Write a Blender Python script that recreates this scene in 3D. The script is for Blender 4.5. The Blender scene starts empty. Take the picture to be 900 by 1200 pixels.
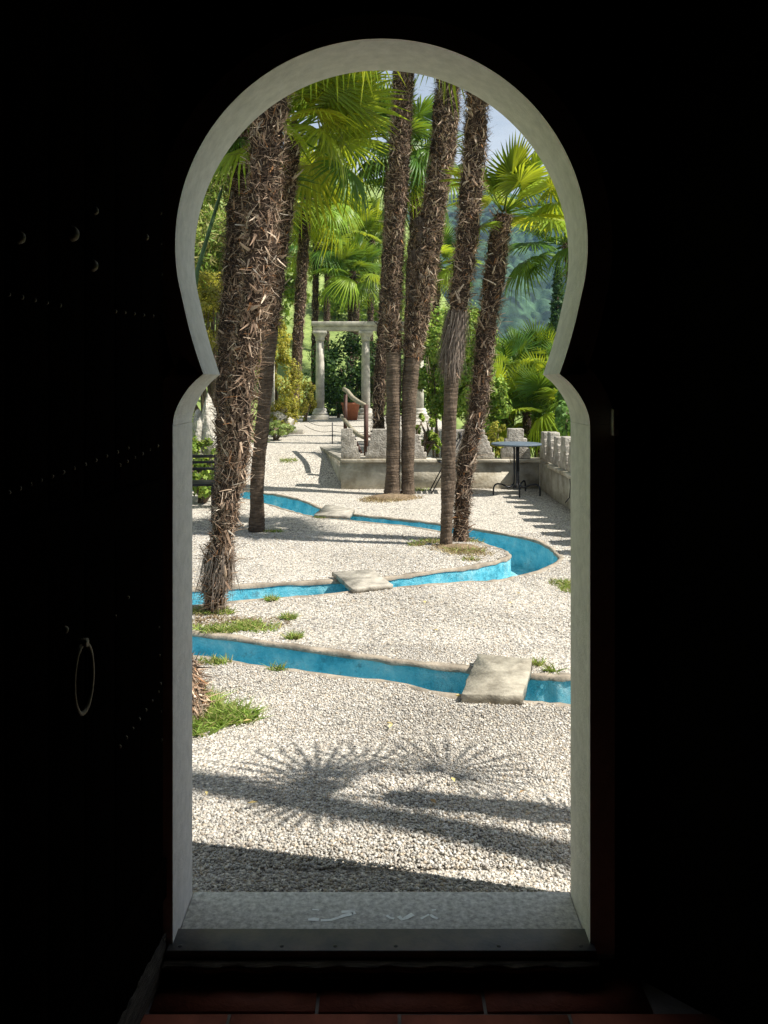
import bpy, math, random
import numpy as np
from mathutils import Vector, Matrix, Quaternion
from mathutils.geometry import delaunay_2d_cdt

random.seed(7)
rng = np.random.default_rng(7)
R = math.radians
scene = bpy.context.scene
col = scene.collection

# ------------------------------------------------------------------ camera
EYE = 1.6
HX, HY, F = 447.0, 445.0, 1000.0          # vanishing point and focal length in photograph pixels
cam_d = bpy.data.cameras.new('camera')
cam_d.sensor_fit = 'VERTICAL'
cam_d.sensor_height = 36.0
cam_d.lens = F / 1200.0 * 36.0
cam_d.shift_x = 3.0 / 1200.0
cam_d.shift_y = -155.0 / 1200.0
cam_d.clip_start = 0.05
cam_d.clip_end = 5000
cam = bpy.data.objects.new('camera', cam_d)
col.objects.link(cam)
cam.location = (0, 0, EYE)
cam.rotation_euler = (R(90), 0, 0)
scene.camera = cam

# ------------------------------------------------------------------ sky, sun, exposure
SUN_EL = R(50)
SUN_H = Vector((0.972, -0.235))           # horizontal direction towards the sun
world = bpy.data.worlds.new('World')
scene.world = world
world.use_nodes = True
nt = world.node_tree
nt.nodes.clear()
w_out = nt.nodes.new('ShaderNodeOutputWorld')
w_bg = nt.nodes.new('ShaderNodeBackground')
w_bg.inputs['Strength'].default_value = 0.062
w_sky = nt.nodes.new('ShaderNodeTexSky')
w_sky.sky_type = 'NISHITA'
w_sky.sun_disc = False
w_sky.sun_elevation = SUN_EL
w_sky.sun_rotation = R(103.6)
w_sky.air_density = 1.0
w_sky.dust_density = 0.6
w_tc = nt.nodes.new('ShaderNodeTexCoord')
w_map = nt.nodes.new('ShaderNodeMapping')
w_map.inputs['Scale'].default_value = (1.0, 1.0, 2.6)
w_noise = nt.nodes.new('ShaderNodeTexNoise')
w_noise.inputs['Scale'].default_value = 2.6
w_noise.inputs['Detail'].default_value = 7
w_noise.inputs['Roughness'].default_value = 0.55
w_ramp = nt.nodes.new('ShaderNodeValToRGB')
w_ramp.color_ramp.elements[0].position = 0.33
w_ramp.color_ramp.elements[0].color = (0.05, 0.05, 0.05, 1)
w_ramp.color_ramp.elements[1].position = 0.62
w_ramp.color_ramp.elements[1].color = (0.75, 0.75, 0.75, 1)
w_mix = nt.nodes.new('ShaderNodeMixRGB')
w_mix.inputs['Color2'].default_value = (8.2, 8.8, 9.4, 1)
nt.links.new(w_tc.outputs['Generated'], w_map.inputs['Vector'])
nt.links.new(w_map.outputs['Vector'], w_noise.inputs['Vector'])
nt.links.new(w_noise.outputs['Fac'], w_ramp.inputs['Fac'])
nt.links.new(w_ramp.outputs['Color'], w_mix.inputs['Fac'])
nt.links.new(w_sky.outputs['Color'], w_mix.inputs['Color1'])
nt.links.new(w_mix.outputs['Color'], w_bg.inputs['Color'])
nt.links.new(w_bg.outputs['Background'], w_out.inputs['Surface'])

sun_d = bpy.data.lights.new('sun', 'SUN')
sun_d.energy = 5.0
sun_d.angle = R(0.53)
sun_d.color = (1.0, 0.95, 0.86)
sun = bpy.data.objects.new('sun', sun_d)
col.objects.link(sun)
to_sun = Vector((SUN_H.x * math.cos(SUN_EL), SUN_H.y * math.cos(SUN_EL), math.sin(SUN_EL)))
sun.rotation_euler = to_sun.to_track_quat('Z', 'Y').to_euler()
sun.location = (20, -5, 30)

scene.view_settings.view_transform = 'Standard'
scene.view_settings.look = 'None'
scene.view_settings.gamma = 1.0
scene.view_settings.exposure = 0.76
scene.view_settings.use_curve_mapping = False
cy = scene.cycles
cy.use_denoising = True
try:
    cy.denoiser = 'OPENIMAGEDENOISE'
    cy.denoising_input_passes = 'RGB_ALBEDO_NORMAL'
    cy.denoising_prefilter = 'NONE'
except Exception:
    pass
cy.max_bounces = 7
cy.diffuse_bounces = 4
cy.transparent_max_bounces = 6
cy.sample_clamp_indirect = 4.0

# ------------------------------------------------------------------ helpers
def P(px, py, Y):                       # photograph pixel at depth Y
    return Vector(((px - HX) / F * Y, Y, EYE - (py - HY) / F * Y))

def G(px, py, z=0.0):                   # photograph pixel on level ground
    Y = F * (EYE - z) / (py - HY)
    return Vector(((px - HX) / F * Y, Y, z))

def sst(a, b, x):
    t = np.clip((x - a) / (b - a), 0, 1)
    return t * t * (3 - 2 * t)

def tag(o, label=None, cat=None, group=None, kind=None):
    if label: o['label'] = label
    if cat: o['category'] = cat
    if group: o['group'] = group
    if kind: o['kind'] = kind
    return o

def empty(name, loc=(0, 0, 0), parent=None):
    o = bpy.data.objects.new(name, None)
    o.empty_display_size = 0.1
    col.objects.link(o)
    o.location = loc
    if parent: o.parent = parent
    return o

class MB:
    """collects geometry (world coordinates) and links it as ONE mesh object"""
    def __init__(s):
        s.v = []; s.f = []; s.c = []; s.n = 0
    def add(s, verts, faces, color=(1, 1, 1)):
        v = np.asarray(verts, float).reshape(-1, 3)
        for fa in (faces if isinstance(faces, list) and len(faces) and isinstance(faces[0], np.ndarray) else [faces]):
            if isinstance(fa, np.ndarray):
                s.f.append(fa.astype(np.int64) + s.n)
            else:
                by = {}
                for q in fa: by.setdefault(len(q), []).append(q)
                for q in by.values(): s.f.append(np.array(q, np.int64) + s.n)
        c = np.asarray(color, float)
        if c.ndim == 1: c = np.tile(c[:3], (len(v), 1))
        s.v.append(v); s.c.append(c); s.n += len(v)
    def box(s, lo, hi, color=(1, 1, 1), jit=0.0, taper=0.0):
        x0, y0, z0 = lo; x1, y1, z1 = hi
        v = np.array([(x0, y0, z0), (x1, y0, z0), (x1, y1, z0), (x0, y1, z0), (x0, y0, z1), (x1, y0, z1), (x1, y1, z1), (x0, y1, z1)], float)
        if jit: v += rng.uniform(-jit, jit, v.shape)
        s.add(v, [(3, 2, 1, 0), (4, 5, 6, 7), (0, 1, 5, 4), (1, 2, 6, 5), (2, 3, 7, 6), (3, 0, 4, 7)], color)
    def prism(s, poly, axis, a, b, color=(1, 1, 1)):
        """poly: 2-D outline; axis 'y': (x,z) outline extruded in y; 'z': (x,y) in z; 'x': (y,z) in x"""
        n = len(poly)
        def mk(p, t):
            return (p[0], t, p[1]) if axis == 'y' else (p[0], p[1], t) if axis == 'z' else (t, p[0], p[1])
        v = [mk(p, a) for p in poly] + [mk(p, b) for p in poly]
        f = [tuple(range(n)), tuple(range(2 * n - 1, n - 1, -1))] + [(i, n + i, n + (i + 1) % n, (i + 1) % n) for i in range(n)]
        s.add(v, f, color)
    def tube(s, pts, rad, n=8, color=(1, 1, 1), cap=True):
        pts = [Vector(p) for p in pts]
        m = len(pts)
        if not hasattr(rad, '__len__'): rad = [rad] * m
        ref = None; vs = []
        for i, p in enumerate(pts):
            t = (pts[min(i + 1, m - 1)] - pts[max(i - 1, 0)]).normalized()
            if ref is None:
                ref = t.orthogonal().normalized()
            ref = (ref - t * ref.dot(t)).normalized()
            b = t.cross(ref)
            for k in range(n):
                a = 2 * math.pi * k / n
                vs.append(p + (ref * math.cos(a) + b * math.sin(a)) * rad[i])
        f = [(i * n + k, i * n + (k + 1) % n, (i + 1) * n + (k + 1) % n, (i + 1) * n + k) for i in range(m - 1) for k in range(n)]
        if cap:
            f += [tuple(range(n - 1, -1, -1)), tuple(range((m - 1) * n, m * n))]
        s.add(np.array([tuple(v) for v in vs]), f, color)
    def lathe(s, prof, c, n=24, color=(1, 1, 1), flute=0.0, nf=0):
        c = Vector(c); vs = []
        for r, z in prof:
            for k in range(n):
                a = 2 * math.pi * k / n
                rr = r * (1 - flute * (k % 2)) if nf else r
                vs.append((c.x + rr * math.cos(a), c.y + rr * math.sin(a), c.z + z))
        m = len(prof)
        f = [(i * n + k, i * n + (k + 1) % n, (i + 1) * n + (k + 1) % n, (i + 1) * n + k) for i in range(m - 1) for k in range(n)]
        f += [tuple(range(n - 1, -1, -1)), tuple(range((m - 1) * n, m * n))]
        s.add(vs, f, color)
    def mesh(s, name, origin=(0, 0, 0)):
        me = bpy.data.meshes.new(name)
        v = np.concatenate(s.v) - np.array(origin, float)
        me.vertices.add(len(v)); me.vertices.foreach_set('co', v.ravel())
        nl = sum(f.size for f in s.f); npoly = sum(len(f) for f in s.f)
        me.loops.add(nl); me.polygons.add(npoly)
        me.loops.foreach_set('vertex_index', np.concatenate([f.ravel() for f in s.f]).astype(np.int32))
        st = []; o = 0
        for f in s.f:
            st.append(o + np.arange(len(f)) * f.shape[1]); o += f.size
        me.polygons.foreach_set('loop_start', np.concatenate(st).astype(np.int32))
        me.update(calc_edges=True)
        ca = me.color_attributes.new('Col', 'FLOAT_COLOR', 'POINT')
        cc = np.concatenate([np.concatenate(s.c), np.ones((len(v), 1))], 1)
        ca.data.foreach_set('color', cc.ravel())
        return me
    def build(s, name, mat, parent=None, smooth=False, origin=(0, 0, 0), bevel=0.0):
        me = s.mesh(name, origin)
        me.materials.append(mat)
        if smooth:
            me.polygons.foreach_set('use_smooth', np.ones(len(me.polygons), bool))
        o = bpy.data.objects.new(name, me)
        col.objects.link(o)
        o.location = origin
        if parent:
            o.parent = parent
            o.matrix_parent_inverse = Matrix.Translation(-parent.location)
        if bevel:
            md = o.modifiers.new('bevel', 'BEVEL'); md.width = bevel; md.segments = 2; md.limit_method = 'ANGLE'
        return o

# ------------------------------------------------------------------ materials
def new_mat(name):
    m = bpy.data.materials.new(name); m.use_nodes = True
    t = m.node_tree
    b = t.nodes['Principled BSDF']
    return m, t, b

def surf(name, base, rough=0.8, var=0.25, scale=8.0, bump=0.15, bscale=60.0, col2=None, metal=0.0, attr=False, spec=0.3, dist=0.01, stretch=None):
    """noisy two-colour surface with fine relief; attr multiplies the per-piece colour"""
    m, t, b = new_mat(name)
    N, L = t.nodes.new, t.links.new
    tc = N('ShaderNodeTexCoord'); src = tc.outputs['Object']
    if stretch:
        mp = N('ShaderNodeMapping'); mp.inputs['Scale'].default_value = stretch
        L(src, mp.inputs['Vector']); src = mp.outputs['Vector']
    n1 = N('ShaderNodeTexNoise'); n1.inputs['Scale'].default_value = scale; n1.inputs['Detail'].default_value = 6; n1.inputs['Roughness'].default_value = 0.65
    L(src, n1.inputs['Vector'])
    rp = N('ShaderNodeValToRGB')
    c1 = tuple(x * (1 - var) for x in base); c2 = col2 or tuple(min(1, x * (1 + var)) for x in base)
    rp.color_ramp.elements[0].position = 0.33; rp.color_ramp.elements[0].color = (*c1, 1)
    rp.color_ramp.elements[1].position = 0.68; rp.color_ramp.elements[1].color = (*c2, 1)
    L(n1.outputs['Fac'], rp.inputs['Fac'])
    out = rp.outputs['Color']
    if attr:
        at = N('ShaderNodeAttribute'); at.attribute_name = 'Col'
        mx = N('ShaderNodeMixRGB'); mx.blend_type = 'MULTIPLY'; mx.inputs['Fac'].default_value = 1
        L(out, mx.inputs['Color1']); L(at.outputs['Color'], mx.inputs['Color2']); out = mx.outputs['Color']
    L(out, b.inputs['Base Color'])
    b.inputs['Roughness'].default_value = rough
    b.inputs['Metallic'].default_value = metal
    b.inputs['Specular IOR Level'].default_value = spec
    if bump:
        n2 = N('ShaderNodeTexNoise'); n2.inputs['Scale'].default_value = bscale; n2.inputs['Detail'].default_value = 5
        L(src, n2.inputs['Vector'])
        bp = N('ShaderNodeBump'); bp.inputs['Strength'].default_value = bump; bp.inputs['Distance'].default_value = dist
        L(n2.outputs['Fac'], bp.inputs['Height']); L(bp.outputs['Normal'], b.inputs['Normal'])
    return m

def leaf_mat(name, base, trans, tfac=0.45, rough=0.45):
    """leaf: gloss plus light passing through; the Col attribute varies it leaf by leaf"""
    m, t, b = new_mat(name)
    N, L = t.nodes.new, t.links.new
    at = N('ShaderNodeAttribute'); at.attribute_name = 'Col'
    oi = N('ShaderNodeObjectInfo')
    hsv = N('ShaderNodeHueSaturation')
    mr = N('ShaderNodeMapRange'); mr.inputs['To Min'].default_value = 0.7; mr.inputs['To Max'].default_value = 1.25
    L(oi.outputs['Random'], mr.inputs['Value']); L(mr.outputs['Result'], hsv.inputs['Value'])
    mh = N('ShaderNodeMapRange'); mh.inputs['To Min'].default_value = 0.485; mh.inputs['To Max'].default_value = 0.51
    L(oi.outputs['Random'], mh.inputs['Value']); L(mh.outputs['Result'], hsv.inputs['Hue'])
    m1 = N('ShaderNodeMixRGB'); m1.blend_type = 'MULTIPLY'; m1.inputs['Fac'].default_value = 1; m1.inputs['Color2'].default_value = (*base, 1)
    L(at.outputs['Color'], m1.inputs['Color1']); L(m1.outputs['Color'], hsv.inputs['Color']); L(hsv.outputs['Color'], b.inputs['Base Color'])
    b.inputs['Roughness'].default_value = rough
    b.inputs['Specular IOR Level'].default_value = 0.16
    tr = N('ShaderNodeBsdfTranslucent')
    m2 = N('ShaderNodeMixRGB'); m2.blend_type = 'MULTIPLY'; m2.inputs['Fac'].default_value = 1; m2.inputs['Color2'].default_value = (*trans, 1)
    L(at.outputs['Color'], m2.inputs['Color1']); L(m2.outputs['Color'], tr.inputs['Color'])
    mix = N('ShaderNodeMixShader'); mix.inputs['Fac'].default_value = tfac
    L(b.outputs['BSDF'], mix.inputs[1]); L(tr.outputs['BSDF'], mix.inputs[2])
    L(mix.outputs['Shader'], t.nodes['Material Output'].inputs['Surface'])
    return m

def gravel_ground_mat():
    m, t, b = new_mat('gravel_ground')
    N, L = t.nodes.new, t.links.new
    tc = N('ShaderNodeTexCoord')
    vo = N('ShaderNodeTexVoronoi'); vo.inputs['Scale'].default_value = 62
    L(tc.outputs['Object'], vo.inputs['Vector'])
    sep = N('ShaderNodeSeparateColor'); L(vo.outputs['Color'], sep.inputs['Color'])
    rp = N('ShaderNodeValToRGB'); e = rp.color_ramp.elements
    e[0].position = 0.0; e[0].color = (0.20, 0.185, 0.165, 1)
    e[1].position = 1.0; e[1].color = (0.86, 0.80, 0.70, 1)
    for p, c in ((0.15, (0.44, 0.41, 0.37, 1)), (0.4, (0.64, 0.58, 0.49, 1)), (0.75, (0.76, 0.70, 0.60, 1))):
        q = e.new(p); q.color = c
    L(sep.outputs['Red'], rp.inputs['Fac'])
    vd = N('ShaderNodeMapRange'); vd.inputs['From Min'].default_value = 0.3; vd.inputs['From Max'].default_value = 0.75; vd.inputs['To Min'].default_value = 1.0; vd.inputs['To Max'].default_value = 0.35
    L(vo.outputs['Distance'], vd.inputs['Value'])
    mg = N('ShaderNodeMixRGB'); mg.blend_type = 'MULTIPLY'; mg.inputs['Fac'].default_value = 1
    L(rp.outputs['Color'], mg.inputs['Color1']); L(vd.outputs['Result'], mg.inputs['Color2'])
    # worn patches of soil and moss in the gravel
    nz = N('ShaderNodeTexNoise'); nz.inputs['Scale'].default_value = 1.3; nz.inputs['Detail'].default_value = 8; nz.inputs['Roughness'].default_value = 0.7
    L(tc.outputs['Object'], nz.inputs['Vector'])
    r2 = N('ShaderNodeValToRGB'); r2.color_ramp.elements[0].position = 0.56; r2.color_ramp.elements[1].position = 0.75
    r2.color_ramp.elements[1].color = (0.45, 0.45, 0.45, 1)
    L(nz.outputs['Fac'], r2.inputs['Fac'])
    mx = N('ShaderNodeMixRGB'); mx.inputs['Color2'].default_value = (0.36, 0.31, 0.23, 1)
    L(r2.outputs['Color'], mx.inputs['Fac']); L(mg.outputs['Color'], mx.inputs['Color1'])
    L(mx.outputs['Color'], b.inputs['Base Color'])
    b.inputs['Roughness'].default_value = 0.9
    bp = N('ShaderNodeBump'); bp.invert = True; bp.inputs['Strength'].default_value = 0.8; bp.inputs['Distance'].default_value = 0.012
    L(vo.outputs['Distance'], bp.inputs['Height']); L(bp.outputs['Normal'], b.inputs['Normal'])
    return m

def paint_mat():
    """weathered turquoise paint on the channel walls"""
    m, t, b = new_mat('turquoise_paint')
    N, L = t.nodes.new, t.links.new
    tc = N('ShaderNodeTexCoord')
    n1 = N('ShaderNodeTexNoise'); n1.inputs['Scale'].default_value = 5; n1.inputs['Detail'].default_value = 8; n1.inputs['Roughness'].default_value = 0.7
    L(tc.outputs['Object'], n1.inputs['Vector'])
    rp = N('ShaderNodeValToRGB'); e = rp.color_ramp.elements
    e[0].position = 0.30; e[0].color = (0.02, 0.25, 0.36, 1)
    e[1].position = 0.72; e[1].color = (0.68, 0.84, 0.86, 1)
    q = e.new(0.44); q.color = (0.11, 0.52, 0.66, 1)
    q = e.new(0.58); q.color = (0.28, 0.66, 0.76, 1)
    L(n1.outputs['Fac'], rp.inputs['Fac'])
    n2 = N('ShaderNodeTexNoise'); n2.inputs['Scale'].default_value = 11; n2.inputs['Detail'].default_value = 9; n2.inputs['Roughness'].default_value = 0.8
    L(tc.outputs['Object'], n2.inputs['Vector'])
    r2 = N('ShaderNodeValToRGB'); r2.color_ramp.elements[0].position = 0.55; r2.color_ramp.elements[1].position = 0.68
    r2.color_ramp.elements[1].color = (0.7, 0.7, 0.7, 1)
    L(n2.outputs['Fac'], r2.inputs['Fac'])
    mx = N('ShaderNodeMixRGB'); mx.inputs['Color2'].default_value = (0.05, 0.10, 0.13, 1)
    L(r2.outputs['Color'], mx.inputs['Fac']); L(rp.outputs['Color'], mx.inputs['Color1'])
    L(mx.outputs['Color'], b.inputs['Base Color'])
    b.inputs['Roughness'].default_value = 0.6
    bp = N('ShaderNodeBump'); bp.inputs['Strength'].default_value = 0.9; bp.inputs['Distance'].default_value = 0.03
    L(n2.outputs['Fac'], bp.inputs['Height']); L(bp.outputs['Normal'], b.inputs['Normal'])
    return m

M = {}
M['gravel'] = gravel_ground_mat()
M['pebble'] = surf('pebble', (0.9, 0.9, 0.9), 0.85, 0.12, 90, 0.2, 300, attr=True, dist=0.002)
M['meadow'] = surf('meadow', (0.16, 0.24, 0.06), 0.9, 0.35, 0.9, 0.6, 3.0, col2=(0.27, 0.34, 0.10), dist=0.3)
M['paint'] = paint_mat()
M['rim'] = surf('rim_concrete', (0.30, 0.255, 0.20), 0.9, 0.45, 7, 0.5, 50, dist=0.01)
M['slab'] = surf('stone_slab', (0.30, 0.265, 0.205), 0.92, 0.45, 11, 0.5, 70, col2=(0.42, 0.385, 0.31), dist=0.008)
M['slab_grey'] = surf('grey_slab', (0.32, 0.295, 0.25), 0.92, 0.45, 11, 0.5, 80, dist=0.006)
M['wall'] = surf('old_render', (0.46, 0.40, 0.29), 0.95, 0.42, 3.5, 0.6, 25, col2=(0.60, 0.56, 0.47), dist=0.015, spec=0.1)
M['merlon'] = surf('rough_stone', (0.38, 0.34, 0.28), 0.95, 0.45, 14, 0.9, 40, col2=(0.52, 0.48, 0.42), dist=0.02)
M['column'] = surf('white_marble', (0.50, 0.47, 0.41), 0.8, 0.35, 5, 0.3, 40, dist=0.006)
M['surround'] = surf('grey_limestone', (0.74, 0.70, 0.665), 0.9, 0.11, 24, 0.4, 130, dist=0.004, spec=0.1)
M['sill'] = surf('sill_stone', (0.54, 0.525, 0.50), 0.9, 0.4, 55, 0.6, 120, dist=0.005, spec=0.1)
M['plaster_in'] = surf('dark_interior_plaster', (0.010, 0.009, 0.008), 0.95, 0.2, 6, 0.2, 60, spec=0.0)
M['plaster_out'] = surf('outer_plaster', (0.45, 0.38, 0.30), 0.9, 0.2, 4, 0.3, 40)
M['rooftile'] = surf('roof_lead', (0.2, 0.2, 0.21), 0.6, 0.2, 6, 0.2, 30)
M['steel'] = surf('dark_steel', (0.10, 0.105, 0.115), 0.5, 0.35, 9, 0.1, 90, metal=0.3, col2=(0.14, 0.12, 0.11))
M['worn_wood'] = surf('worn_wood', (0.10, 0.08, 0.06), 0.85, 0.5, 14, 0.8, 30, dist=0.01, stretch=(1, 8, 8))
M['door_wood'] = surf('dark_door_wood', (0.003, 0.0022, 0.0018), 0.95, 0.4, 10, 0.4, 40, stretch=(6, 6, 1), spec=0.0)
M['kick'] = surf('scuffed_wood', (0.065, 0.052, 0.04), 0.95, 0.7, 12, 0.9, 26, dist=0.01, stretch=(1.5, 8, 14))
M['pale_metal'] = surf('worn_pale_metal', (0.75, 0.72, 0.62), 0.6, 0.15, 30, 0.1, 90)
M['brass'] = surf('tarnished_brass', (0.085, 0.07, 0.045), 0.55, 0.2, 30, 0.1, 90, metal=1.0)
M['tile'] = surf('terracotta_tile', (0.27, 0.075, 0.045), 0.6, 0.3, 9, 0.2, 80)
M['grout'] = surf('grout', (0.22, 0.19, 0.17), 0.9, 0.2, 20, 0.2, 90)
M['trunk'] = surf('palm_fibre', (1, 1, 1), 0.95, 0.35, 14, 0.8, 45, attr=True, dist=0.02, spec=0.1, stretch=(1, 1, 0.35))
M['fibre'] = surf('palm_leaf_base', (1, 1, 1), 0.8, 0.15, 30, 0, attr=True, spec=0.2)
M['ringed'] = surf('ringed_trunk', (1, 1, 1), 0.9, 0.30, 9, 0.7, 40, attr=True, dist=0.012, spec=0.15, stretch=(1, 1, 5))
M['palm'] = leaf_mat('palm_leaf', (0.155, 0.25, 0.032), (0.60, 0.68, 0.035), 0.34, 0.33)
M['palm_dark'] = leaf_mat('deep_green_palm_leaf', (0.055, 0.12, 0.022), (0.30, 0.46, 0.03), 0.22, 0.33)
M['foliage'] = leaf_mat('broad_foliage', (0.85, 0.85, 0.85), (1.0, 1.0, 0.7), 0.38, 0.5)
M['grass'] = leaf_mat('grass_blades', (0.95, 0.95, 0.95), (1.0, 1.0, 0.8), 0.38, 0.55)
M['burl'] = surf('fibrous_burl', (0.13, 0.10, 0.08), 0.98, 0.65, 22, 1.0, 60, dist=0.04, spec=0.05, stretch=(1, 1, 0.4))
M['bark'] = surf('bark', (0.12, 0.09, 0.06), 0.95, 0.4, 20, 0.6, 50)
M['black_metal'] = surf('black_metal', (0.02, 0.021, 0.025), 0.4, 0.2, 20, 0.05, 90, metal=0.3)
M['blue_metal'] = surf('blue_grey_metal', (0.085, 0.115, 0.15), 0.55, 0.3, 14, 0.1, 90, col2=(0.13, 0.17, 0.21))
M['rust'] = surf('brown_metal', (0.075, 0.035, 0.025), 0.6, 0.35, 18, 0.2, 80)
M['pale_wood'] = surf('weathered_rail_wood', (0.30, 0.265, 0.19), 0.8, 0.2, 20, 0.3, 60)
M['terracotta'] = surf('terracotta_pot', (0.34, 0.12, 0.06), 0.8, 0.2, 14, 0.2, 60)
M['rock'] = surf('pale_rock', (0.46, 0.43, 0.37), 0.95, 0.5, 6, 1.0, 18, dist=0.04)
M['stump'] = surf('old_stump', (0.20, 0.16, 0.12), 0.95, 0.5, 16, 1.0, 30, dist=0.03)
M['soil'] = surf('dry_litter', (0.22, 0.16, 0.10), 0.95, 0.4, 20, 0.9, 60, dist=0.02)
M['hill'] = surf('forest_canopy', (0.025, 0.055, 0.03), 0.95, 0.5, 0.16, 0.5, 1.2, col2=(0.05, 0.095, 0.045), dist=0.6, attr=True)
M['chalk'] = surf('worn_white_paint', (0.88, 0.90, 0.90), 0.8, 0.1, 40, 0.2, 200)

# ------------------------------------------------------------------ pavilion plan (the photograph is taken from inside it)
Y_IN, Y_OUT = 2.41, 2.65
CY = 0.6
OUT = [Vector(p) for p in ((0.69, 2.65), (1.95, 1.39), (1.95, -0.20), (0.69, -1.46))]
INN = [Vector(p) for p in ((0.72, 2.41), (1.80, 1.33), (1.80, -0.14), (0.72, -1.22))]
OUT += [Vector((-p.x, p.y)) for p in reversed(OUT)]
INN += [Vector((-p.x, p.y)) for p in reversed(INN)]

# ------------------------------------------------------------------ channel rims, traced on the ground
ST = [((285, 574), (285, 583)), ((310, 577.5), (310, 588.6)), ((335, 581.6), (335, 596)), ((357, 587), (355, 602)), ((380, 595.5), (378, 606)),
      ((414, 601), (410, 608.5)), ((460, 606.7), (460, 614)), ((512, 613.5), (515, 622)), ((556, 619.5), (545, 628.5)), ((613, 628), (570, 635.7)),
      ((640, 636.6), (590, 642)), ((652, 647), (597.5, 647)), ((654, 655), (597, 650)), ((631, 667), (593, 653.5)), ((599, 674), (570, 660)),
      ((579, 678), (550, 664)), ((527, 681), (500, 670)), ((460, 687), (446, 675.6)), ((377, 695), (388, 678)), ((327, 698.5), (327, 682)), ((224, 708), (224, 690))]
rimO = [G(*a).xy for a, b in ST]; rimI = [G(*b).xy for a, b in ST]
pre = 3
rimO = [Vector((-4.5, 13.2)), Vector((-3.2, 12.9))] + rimO; rimI = [Vector((-4.6, 12.7)), Vector((-3.1, 12.45))] + rimI
rimO += [Vector((-1.75, 6.0)), Vector((-1.98, 5.85)), Vector((-1.95, 5.72)), Vector((-1.7, 5.6))]
rimI += [Vector((-1.85, 6.44)), Vector((-2.35, 6.1)), Vector((-2.35, 5.45)), Vector((-1.75, 5.16))]
ST2 = [((224, 738.6), (224, 766)), ((293, 747), (293, 775.5)), ((377, 759), (377, 787)), ((460, 772), (460, 799)), ((541, 782), (535, 814)), ((625, 788), (625, 820)), ((668, 790), (668, 823))]
rimO += [G(*a).xy for a, b in ST2]; rimI += [G(*b).xy for a, b in ST2]
rimO += [Vector((1.4, 4.62)), Vector((1.9, 4.66)), Vector((2.15, 4.7))]; rimI += [Vector((1.4, 4.18)), Vector((1.9, 4.22)), Vector((2.15, 4.24))]

def smooth_line(pts, sub=5):
    o = []
    for i in range(len(pts) - 1):
        p0, p1, p2, p3 = pts[max(i - 1, 0)], pts[i], pts[i + 1], pts[min(i + 2, len(pts) - 1)]
        for k in range(sub):
            t = k / sub
            o.append(0.5 * ((2 * p1) + (p2 - p0) * t + (2 * p0 - 5 * p1 + 4 * p2 - p3) * t * t + (3 * p1 - p0 - 3 * p2 + p3) * t ** 3))
    o.append(pts[-1].copy())
    return o
rimO = smooth_line(rimO); rimI = smooth_line(rimI)
NCH = len(rimO)
for i in range(NCH):                       # hand-made edges are a little uneven
    j = Vector((random.uniform(-1, 1), random.uniform(-1, 1))) * 0.008
    rimO[i] = rimO[i] + j
    rimI[i] = rimI[i] + Vector((random.uniform(-1, 1), random.uniform(-1, 1))) * 0.008

def in_poly(x, y, poly):
    inside = np.zeros(np.shape(x), bool)
    n = len(poly); j = n - 1
    for i in range(n):
        xi, yi, xj, yj = poly[i][0], poly[i][1], poly[j][0], poly[j][1]
        c = ((yi > y) != (yj > y)) & (x < (xj - xi) * (y - yi) / (yj - yi + 1e-12) + xi)
        inside ^= c
        j = i
    return inside
CHPOLY = [tuple(p) for p in rimO] + [tuple(p) for p in reversed(rimI)]

# ------------------------------------------------------------------ ground
def gz(x, y):
    x = np.asarray(x, float); y = np.asarray(y, float)
    z = np.zeros(np.broadcast(x, y).shape) - 0.012
    z = z + 0.43 * sst(12.5, 14.8, y) + 0.12 * np.clip((y - 14.8) / 8.5, 0, 1)
    right = sst(2.40, 2.55, x)
    behind = sst(12.72, 12.82, y) * sst(-0.12, 0.0, x) * (1 - sst(18.2, 19.6, y) * (1 - sst(1.5, 2.6, x)))
    low = np.maximum(right, behind)
    z = z * (1 - low) + (-1.2) * low
    z = z - np.clip(x - 9, 0, 160) * 0.16 * sst(0, 14, y) * (x > 9)
    z = z + np.clip(-2.95 - x, 0, 40) * 0.45 * sst(7.5, 10.5, y)
    z = z + np.clip(y - 27, 0, 90) * 0.31 * (1 - sst(1, 13, x)) * (1 - sst(120, 220, y))
    z = z - 26 * sst(60, 200, y) * sst(2, 40, x)
    z = z + 0.012 * np.sin(2.3 * x + 1.7 * y) * np.sin(1.9 * y - x)  * (y > 2.8)
    return z

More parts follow.
